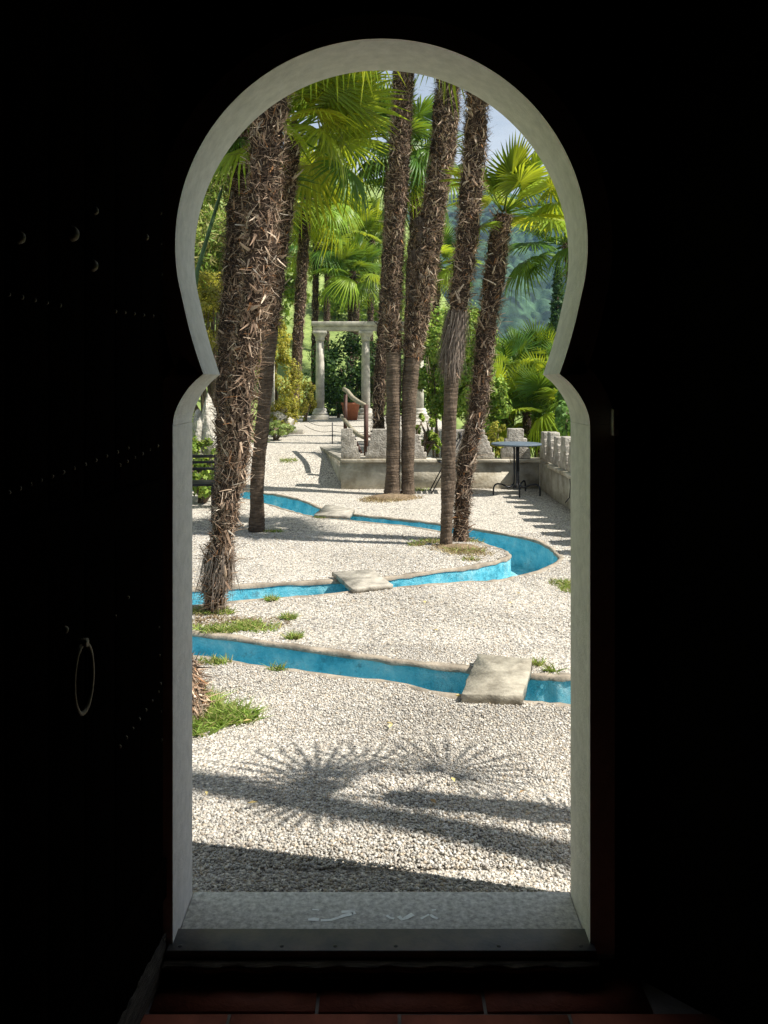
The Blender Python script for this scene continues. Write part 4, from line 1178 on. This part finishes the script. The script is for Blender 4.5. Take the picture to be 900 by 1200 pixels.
shrub('green_shrub', 'wild foliage draped along the foot of the golden bushes', [B(322, 502, 16.4, 0.30, 0.3, 0.14, 1300), B(333, 503, 17.2, 0.25, 0.2, 0.10, 700)], [(0.24, 0.33, 0.10), (0.33, 0.38, 0.14)], 0.05, clumps=35)
# tree crowns on the slope beyond the colonnade
for k, (px, py, Y, rr, n, lb) in enumerate(((300, 330, 34, 2.2, 6000, 'broad sunlit tree on the slope behind the shaggy palms'), (440, 345, 40, 2.6, 6000, 'round tree on the grassy slope above the colonnade'), (535, 400, 34, 1.6, 4000, 'round green tree behind the bearded trunk'))):
    zz = float(gz((px - HX) / F * Y, Y))
    shrub('tree', lb, [B(px, py, Y, rr, rr, rr * 0.8, n)], LIME, 0.22, cat='tree', clumps=60)
# cypress
cyp = P(654, 345, 27)
root = empty('cypress', (cyp.x, cyp.y, float(gz(cyp.x, cyp.y)))); tag(root, 'dark pointed cypress against the blue wooded hill', 'cypress')
mb = MB()
top = P(655, 318, 27).z + 0.25; bot = float(gz(cyp.x, cyp.y)) + 0.3
for k in range(26):
    t = k / 25
    rr = 0.50 * (1 - t) ** 0.55 * (0.5 + 0.5 * min(1, t * 6)) + 0.03
    leaf_cloud(mb, (cyp.x, cyp.y, bot + (top - bot) * t), (rr, rr, 0.30), 520, 0.12, [(0.05, 0.10, 0.035), (0.08, 0.14, 0.05), (0.03, 0.07, 0.025)], clumps=40, fill=0.3, aspect=2.5)
mb.build('foliage', M['foliage'], root, origin=tuple(root.location))
mb = MB(); mb.tube([root.location, (cyp.x, cyp.y, top - 0.5)], [0.12, 0.02], 8); mb.build('trunk', M['bark'], root, origin=tuple(root.location))

# dark pointed bamboo shoot leaning in front of the thicket
mb = MB(); a, b = P(231, 318, 9.5), P(258, 228, 9.5)
a0 = P(222, 400, 9.5); a0.z = 0.6
mb.tube([Vector((a.x - 0.35, 9.5, 0.05)), a, b, b + (b - a) * 0.12], [0.030, 0.026, 0.018, 0.004], 8)
o = mb.build('bamboo_cane', surf('green_cane', (0.05, 0.10, 0.04), 0.5), origin=(a.x - 0.35, 9.5, 0.05)); tag(o, 'dark green slanting cane in front of the bamboo thicket', 'cane')

# ------------------------------------------------------------------ grass tufts, litter, weeds
def grass_patch(name, label, spots, n, h, tint, cat='grass'):
    mb = MB()
    tot = sum(a_[2] * a_[3] for a_ in spots)
    for (px, py, rx, ry) in spots:
        c = G(px, py)
        k = int(n * (0.5 * rx * ry / tot + 0.5 / len(spots)) * random.uniform(0.6, 1.2))
        ang = rng.uniform(0, 2 * np.pi, k); rr = rng.uniform(0, 1, k) ** 0.6
        x = c.x + np.cos(ang) * rr * rx; y = c.y + np.sin(ang) * rr * ry
        ok = ~in_poly(x, y, CHPOLY); x, y = x[ok], y[ok]; k = len(x)
        if k == 0: continue
        base = np.stack([x, y, gz(x, y)], -1)
        d = norm(np.stack([rng.normal(0, 0.6, k), rng.normal(0, 0.6, k), np.ones(k)], -1))
        side = norm(np.cross(d, rng.normal(0, 1, (k, 3))))
        out = norm(np.stack([d[:, 0], d[:, 1], -0.3 * np.ones(k)], -1))
        t = np.array(tint); cl = t[rng.integers(0, len(t), k)] * rng.uniform(0.6, 1.3, (k, 1))
        strips(mb, base, d, side, out, h * rng.uniform(0.4, 1.3, k), rng.uniform(0.004, 0.010, k), rng.uniform(0.1, 0.7, k), cl, 3, tip=0.1)
    o = mb.build(name, M['grass']); tag(o, label, cat, kind='stuff')
GR = [(0.26, 0.38, 0.07), (0.36, 0.48, 0.11), (0.19, 0.30, 0.06), (0.50, 0.47, 0.20)]
DRY = [(0.42, 0.33, 0.18), (0.30, 0.22, 0.12), (0.50, 0.42, 0.26), (0.22, 0.15, 0.09)]
grass_patch('grass', 'bright grass tufts around the old stump beside the doorway', [(248, 838, 0.16, 0.12), (230, 840, 0.16, 0.2), (275, 838, 0.12, 0.08), (232, 825, 0.1, 0.15)], 2600, 0.085, GR)
grass_patch('grass', 'grass growing round the foot of the thick shaggy palm', [(305, 733, 0.13, 0.09), (286, 731, 0.10, 0.10), (262, 736, 0.12, 0.06), (240, 737, 0.12, 0.08), (345, 744, 0.05, 0.03), (258, 716, 0.10, 0.06), (238, 715, 0.12, 0.10), (338, 722, 0.05, 0.04), (318, 702, 0.05, 0.03)], 2700, 0.055, GR + GR[2:])
grass_patch('dry_litter', 'dry brown leaf litter in the grass under the thick shaggy palm', [(262, 728, 0.26, 0.16), (300, 727, 0.25, 0.14), (245, 722, 0.2, 0.2)], 1500, 0.03, DRY, 'litter')
grass_patch('grass', 'tufts and litter at the foot of the bearded palm', [(505, 634, 0.16, 0.10), (545, 645, 0.2, 0.14), (560, 632, 0.16, 0.12), (552, 656, 0.09, 0.05), (488, 638, 0.08, 0.06)], 1500, 0.05, GR + DRY)
grass_patch('grass', 'small weeds dotted along the channel rims and walls', [(320, 622, 0.12, 0.06), (492, 574, 0.16, 0.10), (662, 682, 0.12, 0.12), (668, 688, 0.1, 0.1), (327, 783, 0.05, 0.02), (252, 775, 0.10, 0.04), (628, 776, 0.05, 0.02), (645, 783, 0.05, 0.015), (378, 606, 0.10, 0.05), (338, 560, 0.15, 0.1)], 1500, 0.055, GR)
grass_patch('dry_litter', 'dry brown litter heaped at the foot of the close pair of palms', [(455, 584, 0.35, 0.3), (470, 583, 0.3, 0.25), (445, 586, 0.3, 0.2)], 1600, 0.06, DRY, 'litter')
grass_patch('dry_litter', 'dry leaf litter under the bearded palm', [(535, 642, 0.3, 0.22), (550, 648, 0.25, 0.15)], 1000, 0.045, DRY, 'litter')
def mound(name, c, rx, ry, h, mat, label, cat):
    n, m_ = 20, 7
    v = [(c.x, c.y, c.z + h)]
    for j in range(1, m_):
        t = j / (m_ - 1)
        for i in range(n):
            a = 2 * math.pi * i / n
            k = 1 + 0.12 * math.sin(3 * a + j) + random.uniform(-0.06, 0.06)
            v.append((c.x + rx * t * k * math.cos(a), c.y + ry * t * k * math.sin(a), c.z + h * (1 - t ** 1.6) + random.uniform(-0.006, 0.006) - 0.03 * (t > 0.95)))
    f = [(0, 1 + i, 1 + (i + 1) % n) for i in range(n)] + [(1 + (j - 1) * n + i, 1 + j * n + i, 1 + j * n + (i + 1) % n, 1 + (j - 1) * n + (i + 1) % n) for j in range(1, m_ - 1) for i in range(n)]
    mb = MB(); mb.add(v, f); o = mb.build(name, mat, smooth=True, origin=tuple(c)); tag(o, label, cat)
mound('soil_mound', G(462, 583), 0.36, 0.26, 0.05, M['soil'], 'low mound of brown soil under the close pair of palms', 'mound')
mound('soil_mound', G(537, 641), 0.24, 0.15, 0.018, M['soil'], 'low mound of brown soil under the bearded palm', 'mound')

# individual fallen leaves on the gravel
for k in range(46):
    Yf = random.uniform(2.75, 6.5); x = random.uniform(-0.21, 0.21) * Yf
    if in_poly(np.array([x]), np.array([Yf]), CHPOLY)[0]: continue
    if k >= 16: break
    s = random.uniform(0.015, 0.032); a = random.uniform(0, 6.28)
    d = Vector((math.cos(a), math.sin(a), 0)); sd = Vector((-d.y, d.x, 0))
    b = Vector((x, Yf, 0.012))
    mb = MB(); mb.add([b - d * s, b + sd * s * 0.4 + Vector((0, 0, 0.004)), b + d * s, b - sd * s * 0.4 + Vector((0, 0, 0.006)), b + Vector((0, 0, -0.001))], [(0, 1, 4), (1, 2, 4), (2, 3, 4), (3, 0, 4)], random.choice([(0.8, 0.65, 0.30), (0.65, 0.45, 0.22), (0.85, 0.75, 0.35)]))
    o = mb.build('fallen_leaf', M['foliage'], origin=tuple(b)); tag(o, 'tiny dry yellowish leaf lying on the gravel', 'leaf', 'dry leaves scattered on the gravel')

# old stump by the doorway and pale grotto rock
def boulder(name, c, rad, mat, label, cat, seed=0, sub=3, rough=0.28):
    import bmesh
    bm = bmesh.new(); bmesh.ops.create_icosphere(bm, subdivisions=sub + 1, radius=1)
    rd = np.random.default_rng(seed)
    ks = rd.normal(0, 2.6, (9, 3)); ph = rd.uniform(0, 6, 9)
    for v in bm.verts:
        q = np.array(v.co); s = 1 + rough * sum(math.sin(float(q @ ks[i]) + ph[i]) / (1 + 0.35 * i) for i in range(9)) * 0.45 + rd.normal(0, 0.02)
        v.co = Vector((q[0] * rad[0] * s, q[1] * rad[1] * s, q[2] * rad[2] * s))
    me = bpy.data.meshes.new(name); bm.to_mesh(me); bm.free(); me.materials.append(mat)
    o = bpy.data.objects.new(name, me); col.objects.link(o); o.location = c; tag(o, label, cat); return o
boulder('rock', P(243, 515, 11.6) + Vector((0, 0, -0.1)), (0.17, 0.2, 0.62), M['rock'], 'pale pitted rock standing behind the black bench', 'rock', 3)
stump_c = G(214, 838)
root = empty('tree_stump', stump_c); tag(root, 'weathered fibrous palm stump in grass by the doorway', 'stump')
mb = MB()
Cc = np.array([(stump_c.x - 0.03, stump_c.y, -0.03 + 0.045 * k) for k in range(7)])
rr = np.array([0.15, 0.145, 0.13, 0.12, 0.105, 0.095, 0.075])[:, None] * (1 + rng.normal(0, 0.09, (7, 16)))
tube_np(mb, Cc, rr, np.ones((7, 16, 3)), 16)
mb.add([(stump_c.x - 0.03 + 0.07 * math.cos(a), stump_c.y + 0.07 * math.sin(a), 0.245 + random.uniform(-0.02, 0.02)) for a in np.linspace(0, 6.28, 12, endpoint=False)], [tuple(range(12))])
mb.build('stump', M['stump'], root, origin=tuple(stump_c))
mb = MB(); k = 1500
th = rng.uniform(0, 6.28, k); hh = rng.uniform(0, 1, k)
out = np.stack([np.cos(th), np.sin(th), np.zeros(k)], -1)
p = np.array([stump_c.x - 0.03, stump_c.y, 0]) + out * (0.15 - 0.06 * hh)[:, None]; p[:, 2] = 0.02 + hh * 0.23
d = norm(np.array([0, 0, 1.0]) * rng.normal(-0.3, 0.9, k)[:, None] + out * 0.5 + rng.normal(0, 0.3, (k, 3)))
sd = norm(np.cross(out, d))
strips(mb, p, d, sd, out, rng.uniform(0.02, 0.06, k), rng.uniform(0.003, 0.010, k), rng.normal(0, 0.5, k), BROWN[rng.choice(7, k, p=BW)] * rng.uniform(0.9, 1.6, (k, 1)), 4)
o = mb.build('fibre', M['fibre'], root, origin=tuple(stump_c)); o['kind'] = 'stuff'

# ------------------------------------------------------------------ parapet with stepped merlons
WY0, WY1, WZ = 12.55, 12.80, 0.43
def merlon(mb, axis, pos, xl, xr, z0, h, step_l, step_r, t0, t1, nst=3):
    """stepped outline; step_l / step_r: how far the sides step in"""
    pl = [(xl, z0)]
    up = []
    for k in range(nst):
        zz = z0 + h * (k + 1) / (nst + 0.0)
        up.append((xl + step_l * k / nst, zz)); 
        if k < nst - 1: up.append((xl + step_l * (k + 1) / nst, zz))
    dn = []
    for k in range(nst):
        zz = z0 + h * (k + 1) / (nst + 0.0)
        dn.append((xr - step_r * k / nst, zz))
        if k < nst - 1: dn.append((xr - step_r * (k + 1) / nst, zz))
    out = [(xl, z0)] + up + list(reversed(dn)) + [(xr, z0)]
    out = [(x + random.uniform(-0.004, 0.004), z + random.uniform(-0.006, 0.006) * (z > z0)) for x, z in out]
    mb.prism(out, axis, t0, t1)
def fx(px, Y=WY0 + 0.03): return (px - HX) / F * Y
root = empty('parapet_wall', (fx(400), WY0, 0)); tag(root, 'low rendered parapet with stepped stone merlons beyond the gravel court', 'wall')
mb = MB(); mb.box((fx(399.5), WY0 + 0.03, -0.15), (2.32, WY1, WZ - 0.05)); mb.build('wall_base', M['wall'], root, origin=tuple(root.location))
cuts = [398.5, 452, 512, 560, 598, 634]
for a, b in zip(cuts[:-1], cuts[1:]):
    mb = MB(); mb.box((fx(a, WY0) + 0.002, WY0, WZ - 0.049), (fx(b, WY0) - 0.002, WY1 + 0.01, WZ), jit=0.003); mb.build('coping', M['wall'], root, origin=tuple(root.location), bevel=0.008)
for xl, xr, h, sl, sr, ns in ((399.5, 422, 0.44, 0.0, 0.14, 5), (428, 500, 0.44, 0.13, 0.2, 5), (521, 580, 0.43, 0.2, 0.18, 5), (588, 622, 0.45, 0.15, 0.15, 3)):
    mb = MB(); merlon(mb, 'y', 0, fx(xl), fx(xr), WZ + 0.001, h, sl, sr, WY0 + 0.05, WY0 + 0.19, ns); mb.build('merlon', M['merlon'], root, origin=tuple(root.location), bevel=0.012)
# return wall that runs towards the doorway
root = empty('parapet_wall', (2.33, 12.5, 0)); tag(root, 'parapet with close-set merlons running towards the doorway, shading the gravel', 'wall')
mb = MB(); mb.box((2.335, 4.4, -0.15), (2.56, 12.545, WZ - 0.05)); mb.build('wall_base', M['wall'], root, origin=tuple(root.location))
y = 12.79
while y > 4.6:
    mb = MB(); mb.box((2.31, y - 0.88, WZ - 0.049), (2.58, y - 0.004, WZ), jit=0.003)
    if y < 12.7 or True:
        mb.box if False else None
    mb.build('coping', M['wall'], root, origin=tuple(root.location), bevel=0.008) if y < 12.6 else None
    y -= 0.88
mb = MB(); mb.box((2.325, WY0, -0.15), (2.56, WY1, WZ + 0.0)); mb.build('corner_block', M['wall'], root, origin=tuple(root.location), bevel=0.01)
y = 12.74
k = 0
while y > 5.2:
    mb = MB(); merlon(mb, 'x', 0, y - 0.43, y, WZ + 0.002, 0.42 + random.uniform(-0.03, 0.03), random.uniform(0.13, 0.16), random.uniform(0.13, 0.16), 2.36, 2.50, 4); mb.build('merlon', M['merlon'], root, origin=tuple(root.location), bevel=0.012)
    y -= random.uniform(0.455, 0.485); k += 1
mb = MB()
mb.tube([P(666, 556, 10.55) , P(667, 570, 10.5), P(666, 583, 10.52), P(661, 589, 10.7)], 0.006, 6)
o = mb.build('cable', M['black_metal'], root, origin=tuple(root.location))
o.location.x += 2.33 - P(666, 556, 10.55).x - 0.004

# landing beside the path (flush with the wall top) and the stair rails
root = empty('stair_landing', (-0.6, 12.9, 0)); tag(root, 'stone landing edging the path at the head of the parapet stairs', 'landing')
lx0 = fx(399.5); bk = P(375, 525, 14.7)
mb = MB(); mb.prism([(lx0, WY1 + 0.012), (-0.1, WY1 + 0.012), (-0.1, 14.9), (bk.x, 14.9)], 'z', -0.2, WZ - 0.052); mb.build('landing_base', M['wall'], root, origin=tuple(root.location))
mb = MB(); mb.prism([(lx0 - 0.03, WY1 + 0.013), (-0.08, WY1 + 0.013), (-0.08, 14.92), (bk.x - 0.03, 14.92)], 'z', WZ - 0.051, WZ + 0.005); mb.build('landing_slab', M['slab_grey'], root, origin=tuple(root.location), bevel=0.01)
root = empty('stair_railing', P(429, 536, 13.1)); tag(root, 'stair railing with brown metal posts and curved pale wooden rails', 'railing')
def rpart(name, pts, r_, mat, n=8):
    mb = MB(); mb.tube(pts, r_, n); return mb.build(name, mat, root, smooth=True, origin=tuple(root.location))
p2t, p2b = P(429, 474, 13.1), P(429, 537, 13.1); p2b.z = 0.3
rpart('post', [p2t, p2b], 0.035, M['rust'])
p1t, p1b = P(405, 462, 14.2), P(404.5, 505, 14.2); p1b.z = 0.42
rpart('post', [p1t, p1b], 0.032, M['rust'])
rpart('handrail', [P(403, 456, 14.3), P(407, 458.5, 14.1), P(413, 466, 13.8), P(420, 471, 13.5), P(427, 474.5, 13.15)], [0.036, 0.038, 0.038, 0.037, 0.034], M['pale_wood'])
rpart('lower_rail', [P(400, 487, 14.3), P(406, 495, 14.1), P(413, 504, 13.8), P(420, 509.5, 13.5), P(427, 513, 13.15)], [0.028, 0.032, 0.034, 0.034, 0.032], M['pale_wood'])
rpart('brace', [P(411, 507, 14.0), P(418, 519, 13.6), P(423, 530, 13.3)], 0.022, M['rust'])
rpart('brace', [P(429, 512, 13.1), P(438, 510, 13.3), P(446, 506, 13.6)], 0.016, M['rust'])

# chain posts on the path
root = empty('chain_fence', P(389.5, 523, 15.4)); tag(root, 'thin dark post with sagging chains across the path', 'fence')
cp = P(389.5, 524, 15.4)
zt = P(389.5, 495, 15.4).z
rpart('post', [(cp.x, cp.y, 0.40), (cp.x, cp.y, zt)], 0.010, M['black_metal'], 6)
for zz in (zt - 0.05, zt - 0.16):
    a = Vector((cp.x, cp.y, zz)); b = Vector((cp.x - 0.62, cp.y + 1.2, zz + 0.05)); c = Vector((cp.x + 0.85, cp.y + 0.1, zz))
    rpart('chain', [a.lerp(b, t) + Vector((0, 0, -0.06 * 4 * t * (1 - t))) for t in np.linspace(0, 1, 9)], 0.005, M['black_metal'], 5)
    rpart('chain', [a.lerp(c, t) + Vector((0, 0, -0.03 * 4 * t * (1 - t))) for t in np.linspace(0, 1, 9)], 0.005, M['black_metal'], 5)
a = P(365, 527, 15.0); 

# ------------------------------------------------------------------ colonnade
PY = 23.3
gz0 = float(gz(-1, PY))
root = empty('colonnade', (-0.4, PY, gz0)); tag(root, 'white fluted columns carrying a stone beam at the end of the path', 'colonnade')
beam_b = P(400, 388, PY).z; beam_t = P(400, 378.5, PY).z
colx = [(375, PY), (428.5, PY), (491.5, PY)]
for px, yy in colx:
    c = P(px, 490, yy); x = c.x
    H_ = beam_b - gz0
    mb = MB()
    mb.box((x - 0.24, yy - 0.24, gz0 - 0.02), (x + 0.24, yy + 0.24, gz0 + 0.10)); b_ = mb.build('plinth', M['column'], root, origin=tuple(root.location), bevel=0.012)
    mb = MB(); mb.lathe([(0.20, 0.10), (0.215, 0.14), (0.205, 0.18), (0.175, 0.20), (0.19, 0.235), (0.175, 0.27), (0.15, 0.29)], (x, yy, gz0), 24); mb.build('column_base', M['column'], root, smooth=True, origin=tuple(root.location))
    mb = MB(); mb.lathe([(0.122, 0.285), (0.12, 0.9), (0.114, 1.7), (0.105, H_ - 0.26)], (x, yy, gz0), 32, flute=0.16, nf=1); mb.build('shaft', M['column'], root, origin=tuple(root.location))
    mb = MB(); mb.lathe([(0.122, H_ - 0.262), (0.135, H_ - 0.235), (0.122, H_ - 0.215), (0.128, H_ - 0.16), (0.175, H_ - 0.10), (0.185, H_ - 0.075)], (x, yy, gz0), 24); mb.build('capital', M['column'], root, smooth=True, origin=tuple(root.location))
    mb = MB(); mb.box((x - 0.19, yy - 0.19, beam_b - 0.078), (x + 0.19, yy + 0.19, beam_b - 0.002)); mb.build('abacus', M['column'], root, origin=tuple(root.location), bevel=0.01)
xa, xb = P(365.5, 380, PY).x, P(500, 380, PY).x
mb = MB(); mb.box((xa + 0.04, PY - 0.15, beam_b), (xb - 0.04, PY + 0.15, beam_b + 0.13)); bm_ = mb.build('beam', M['column'], root, origin=tuple(root.location), bevel=0.008)
mb = MB(); mb.box((xa, PY - 0.20, beam_b + 0.131), (xb, PY + 0.20, beam_t + 0.03)); o = mb.build('cornice', M['column'], root, origin=tuple(root.location), bevel=0.012)

# terracotta pot behind the rail, fallen column drum and slabs by the bushes
c = P(411, 488, 22.6); g_ = float(gz(c.x, c.y))
root = empty('flower_pot', (c.x, c.y, g_)); tag(root, 'terracotta flower pot with a small bush beside the white columns', 'pot')
mb = MB(); mb.lathe([(0.17, 0), (0.235, 0.40), (0.26, 0.40), (0.265, 0.47), (0.235, 0.47), (0.225, 0.40)], (c.x, c.y, g_), 24); mb.build('pot', M['terracotta'], root, smooth=False, origin=tuple(root.location))
mb = MB(); leaf_cloud(mb, (c.x - 0.12, c.y, g_ + 0.62), (0.38, 0.3, 0.28), 900, 0.07, LAUREL, clumps=25); mb.build('plant', M['foliage'], root, origin=tuple(root.location))
c = P(333, 487, 18.6); g_ = float(gz(c.x, c.y))
root = empty('column_fragment', (c.x, c.y, g_)); tag(root, 'broken column drum lying tilted beside the path', 'column fragment')
mb = MB()
d_ = Vector((-0.85, 0.25, 0.45)).normalized(); ctr = Vector((c.x + 0.02, c.y, g_ + 0.19))
mb.tube([ctr + d_ * -0.16, ctr + d_ * -0.14, ctr + d_ * 0.12, ctr + d_ * 0.28], [0.17, 0.18, 0.165, 0.155], 24); mb.build('drum', M['column'], root, origin=tuple(root.location), bevel=0.008)
c = P(345, 500, 18.2); g_ = float(gz(c.x, c.y))
mb = MB(); mb.box((c.x - 0.16, c.y - 0.2, g_ - 0.03), (c.x + 0.22, c.y + 0.2, g_ + 0.09), jit=0.015); o = mb.build('stone_block', M['slab_grey'], origin=(c.x, c.y, g_), bevel=0.012); tag(o, 'flat pale stone block beside the broken column drum', 'stone')
c = P(333, 475, 19.4); g_ = float(gz(c.x, c.y))
root = empty('column_fragment', (c.x, c.y, g_)); tag(root, 'short upright fluted column stump in the yellow-green bushes', 'column fragment')
mb = MB(); mb.lathe([(0.10, -0.05), (0.10, 0.55), (0.098, 0.60)], (c.x, c.y, g_), 24, flute=0.14, nf=1); mb.build('shaft', M['column'], root, origin=tuple(root.location))
mb = MB(); mb.lathe([(0.14, 0.0), (0.15, 0.03), (0.14, 0.08), (0.105, 0.10)], (c.x, c.y, g_), 24); mb.build('column_base', M['column'], root, origin=tuple(root.location))
c = P(322, 420, 19.2); 
root = empty('garden_post', (c.x, c.y, float(gz(c.x, c.y)))); tag(root, 'white post standing up out of the tall yellow-green bush', 'post')
mb = MB(); mb.box((c.x - 0.06, c.y - 0.62, float(gz(c.x, c.y))), (c.x + 0.06, c.y - 0.5, P(320, 412, 18.7).z)); mb.build('shaft', M['column'], root, origin=tuple(root.location), bevel=0.008)
mb = MB(); mb.box((c.x - 0.08, c.y - 0.64, P(320, 412, 18.7).z + 0.001), (c.x + 0.08, c.y - 0.48, P(320, 412, 18.7).z + 0.04)); mb.build('cap', M['column'], root, origin=tuple(root.location), bevel=0.006)

# ------------------------------------------------------------------ garden furniture
tc_ = Vector((1.90, 12.02, -0.01))
root = empty('bistro_table', tc_); tag(root, 'round blue-grey metal table with scrolled black legs by the parapet corner', 'table')
mb = MB(); mb.lathe([(0.340, 0.690), (0.352, 0.694), (0.355, 0.706), (0.350, 0.716), (0.33, 0.718)], tc_, 40); mb.build('table_top', M['blue_metal'], root, smooth=False, origin=tuple(tc_))
for k, az in enumerate((200, 268, 325, 60)):
    d_ = Vector((math.cos(R(az)), math.sin(R(az)), 0))
    r0 = 0.035
    pts = [tc_ + d_ * r0 + Vector((0, 0, 0.69)), tc_ + d_ * r0 + Vector((0, 0, 0.22)), tc_ + d_ * 0.06 + Vector((0, 0, 0.13)), tc_ + d_ * 0.13 + Vector((0, 0, 0.105)), tc_ + d_ * 0.22 + Vector((0, 0, 0.145)), tc_ + d_ * 0.31 + Vector((0, 0, 0.155)), tc_ + d_ * 0.355 + Vector((0, 0, 0.11)), tc_ + d_ * 0.36 + Vector((0, 0, 0.0))]
    pts = smooth_line(pts, 4)
    mb = MB(); mb.tube(pts, 0.012, 8); mb.build('leg', M['black_metal'], root, smooth=True, origin=tuple(tc_))
mb = MB(); mb.lathe([(0.05, 0.08), (0.055, 0.10), (0.05, 0.12)], tc_, 16); mb.build('collar', M['black_metal'], root, origin=tuple(tc_))

# folding metal chair mostly hidden behind the bearded palm
c0 = Vector(((529 - HX) / F * 12.2, 12.15, 0))
root = empty('folding_chair', c0); tag(root, 'thin black folding chair mostly hidden behind the bearded palm', 'chair')
def fpart(name, pts, r_=0.009):
    mb = MB(); mb.tube(pts, r_, 6); mb.build(name, M['black_metal'], root, smooth=True, origin=tuple(c0))
for s in (-0.18, 0.18):
    fpart('leg', [c0 + Vector((-0.30, s, 0)), c0 + Vector((0.16, s, 0.86))])
    fpart('leg', [c0 + Vector((0.29, s * 0.9, 0)), c0 + Vector((-0.16, s * 0.9, 0.45))])
mb = MB(); 
for k in range(5): mb.box((c0.x - 0.2 + k * 0.08, c0.y - 0.19, 0.435), (c0.x - 0.2 + k * 0.08 + 0.05, c0.y + 0.19, 0.45))
mb.build('seat', M['black_metal'], root, origin=tuple(c0))
mb = MB(); mb.box((c0.x + 0.10, c0.y - 0.18, 0.76), (c0.x + 0.125, c0.y + 0.18, 0.84)); mb.build('backrest', M['black_metal'], root, origin=tuple(c0))

# black metal bench at the arch edge
b0 = Vector((-2.42, 9.6, 0))
root = empty('garden_bench', b0); tag(root, 'black metal garden bench seen at the arch edge behind the thick shaggy palm', 'bench')
BL, BD = 1.1, 0.42
def bpart(name, lo, hi):
    mb = MB(); mb.box((b0.x + lo[0], b0.y + lo[1], lo[2]), (b0.x + hi[0], b0.y + hi[1], hi[2])); mb.build(name, M['black_metal'], root, origin=tuple(b0), bevel=0.004)
for x in (-BL / 2, BL / 2 - 0.035):
    bpart('leg', (x, -BD / 2, 0), (x + 0.035, -BD / 2 + 0.035, 0.42))
    bpart('leg', (x, BD / 2 - 0.035, 0), (x + 0.035, BD / 2, 0.70))
for k in range(5):
    bpart('seat_slat', (-BL / 2, -BD / 2 + 0.083 * k, 0.421), (BL / 2, -BD / 2 + 0.083 * k + 0.05, 0.45))
for z in (0.56, 0.635):
    bpart('back_slat', (-BL / 2 + 0.036, BD / 2 - 0.03, z), (BL / 2 - 0.036, BD / 2 - 0.005, z + 0.03))
bpart('top_rail', (-BL / 2, BD / 2 - 0.04, 0.701), (BL / 2, BD / 2, 0.735))
root.rotation_euler = (0, 0, R(6))

# ------------------------------------------------------------------ air between here and the far hill
hm = bpy.data.materials.new('haze_air'); hm.use_nodes = True
ht = hm.node_tree; ht.nodes.clear()
ho = ht.nodes.new('ShaderNodeOutputMaterial'); hv = ht.nodes.new('ShaderNodeVolumePrincipled')
hv.inputs['Color'].default_value = (0.32, 0.62, 1.0, 1)
hv.inputs['Density'].default_value = 0.00027
ht.links.new(hv.outputs['Volume'], ho.inputs['Volume'])
mb = MB(); mb.box((-960, -340, -70), (960, 960, 128))
hz = mb.build('haze', hm); tag(hz, kind='stuff')
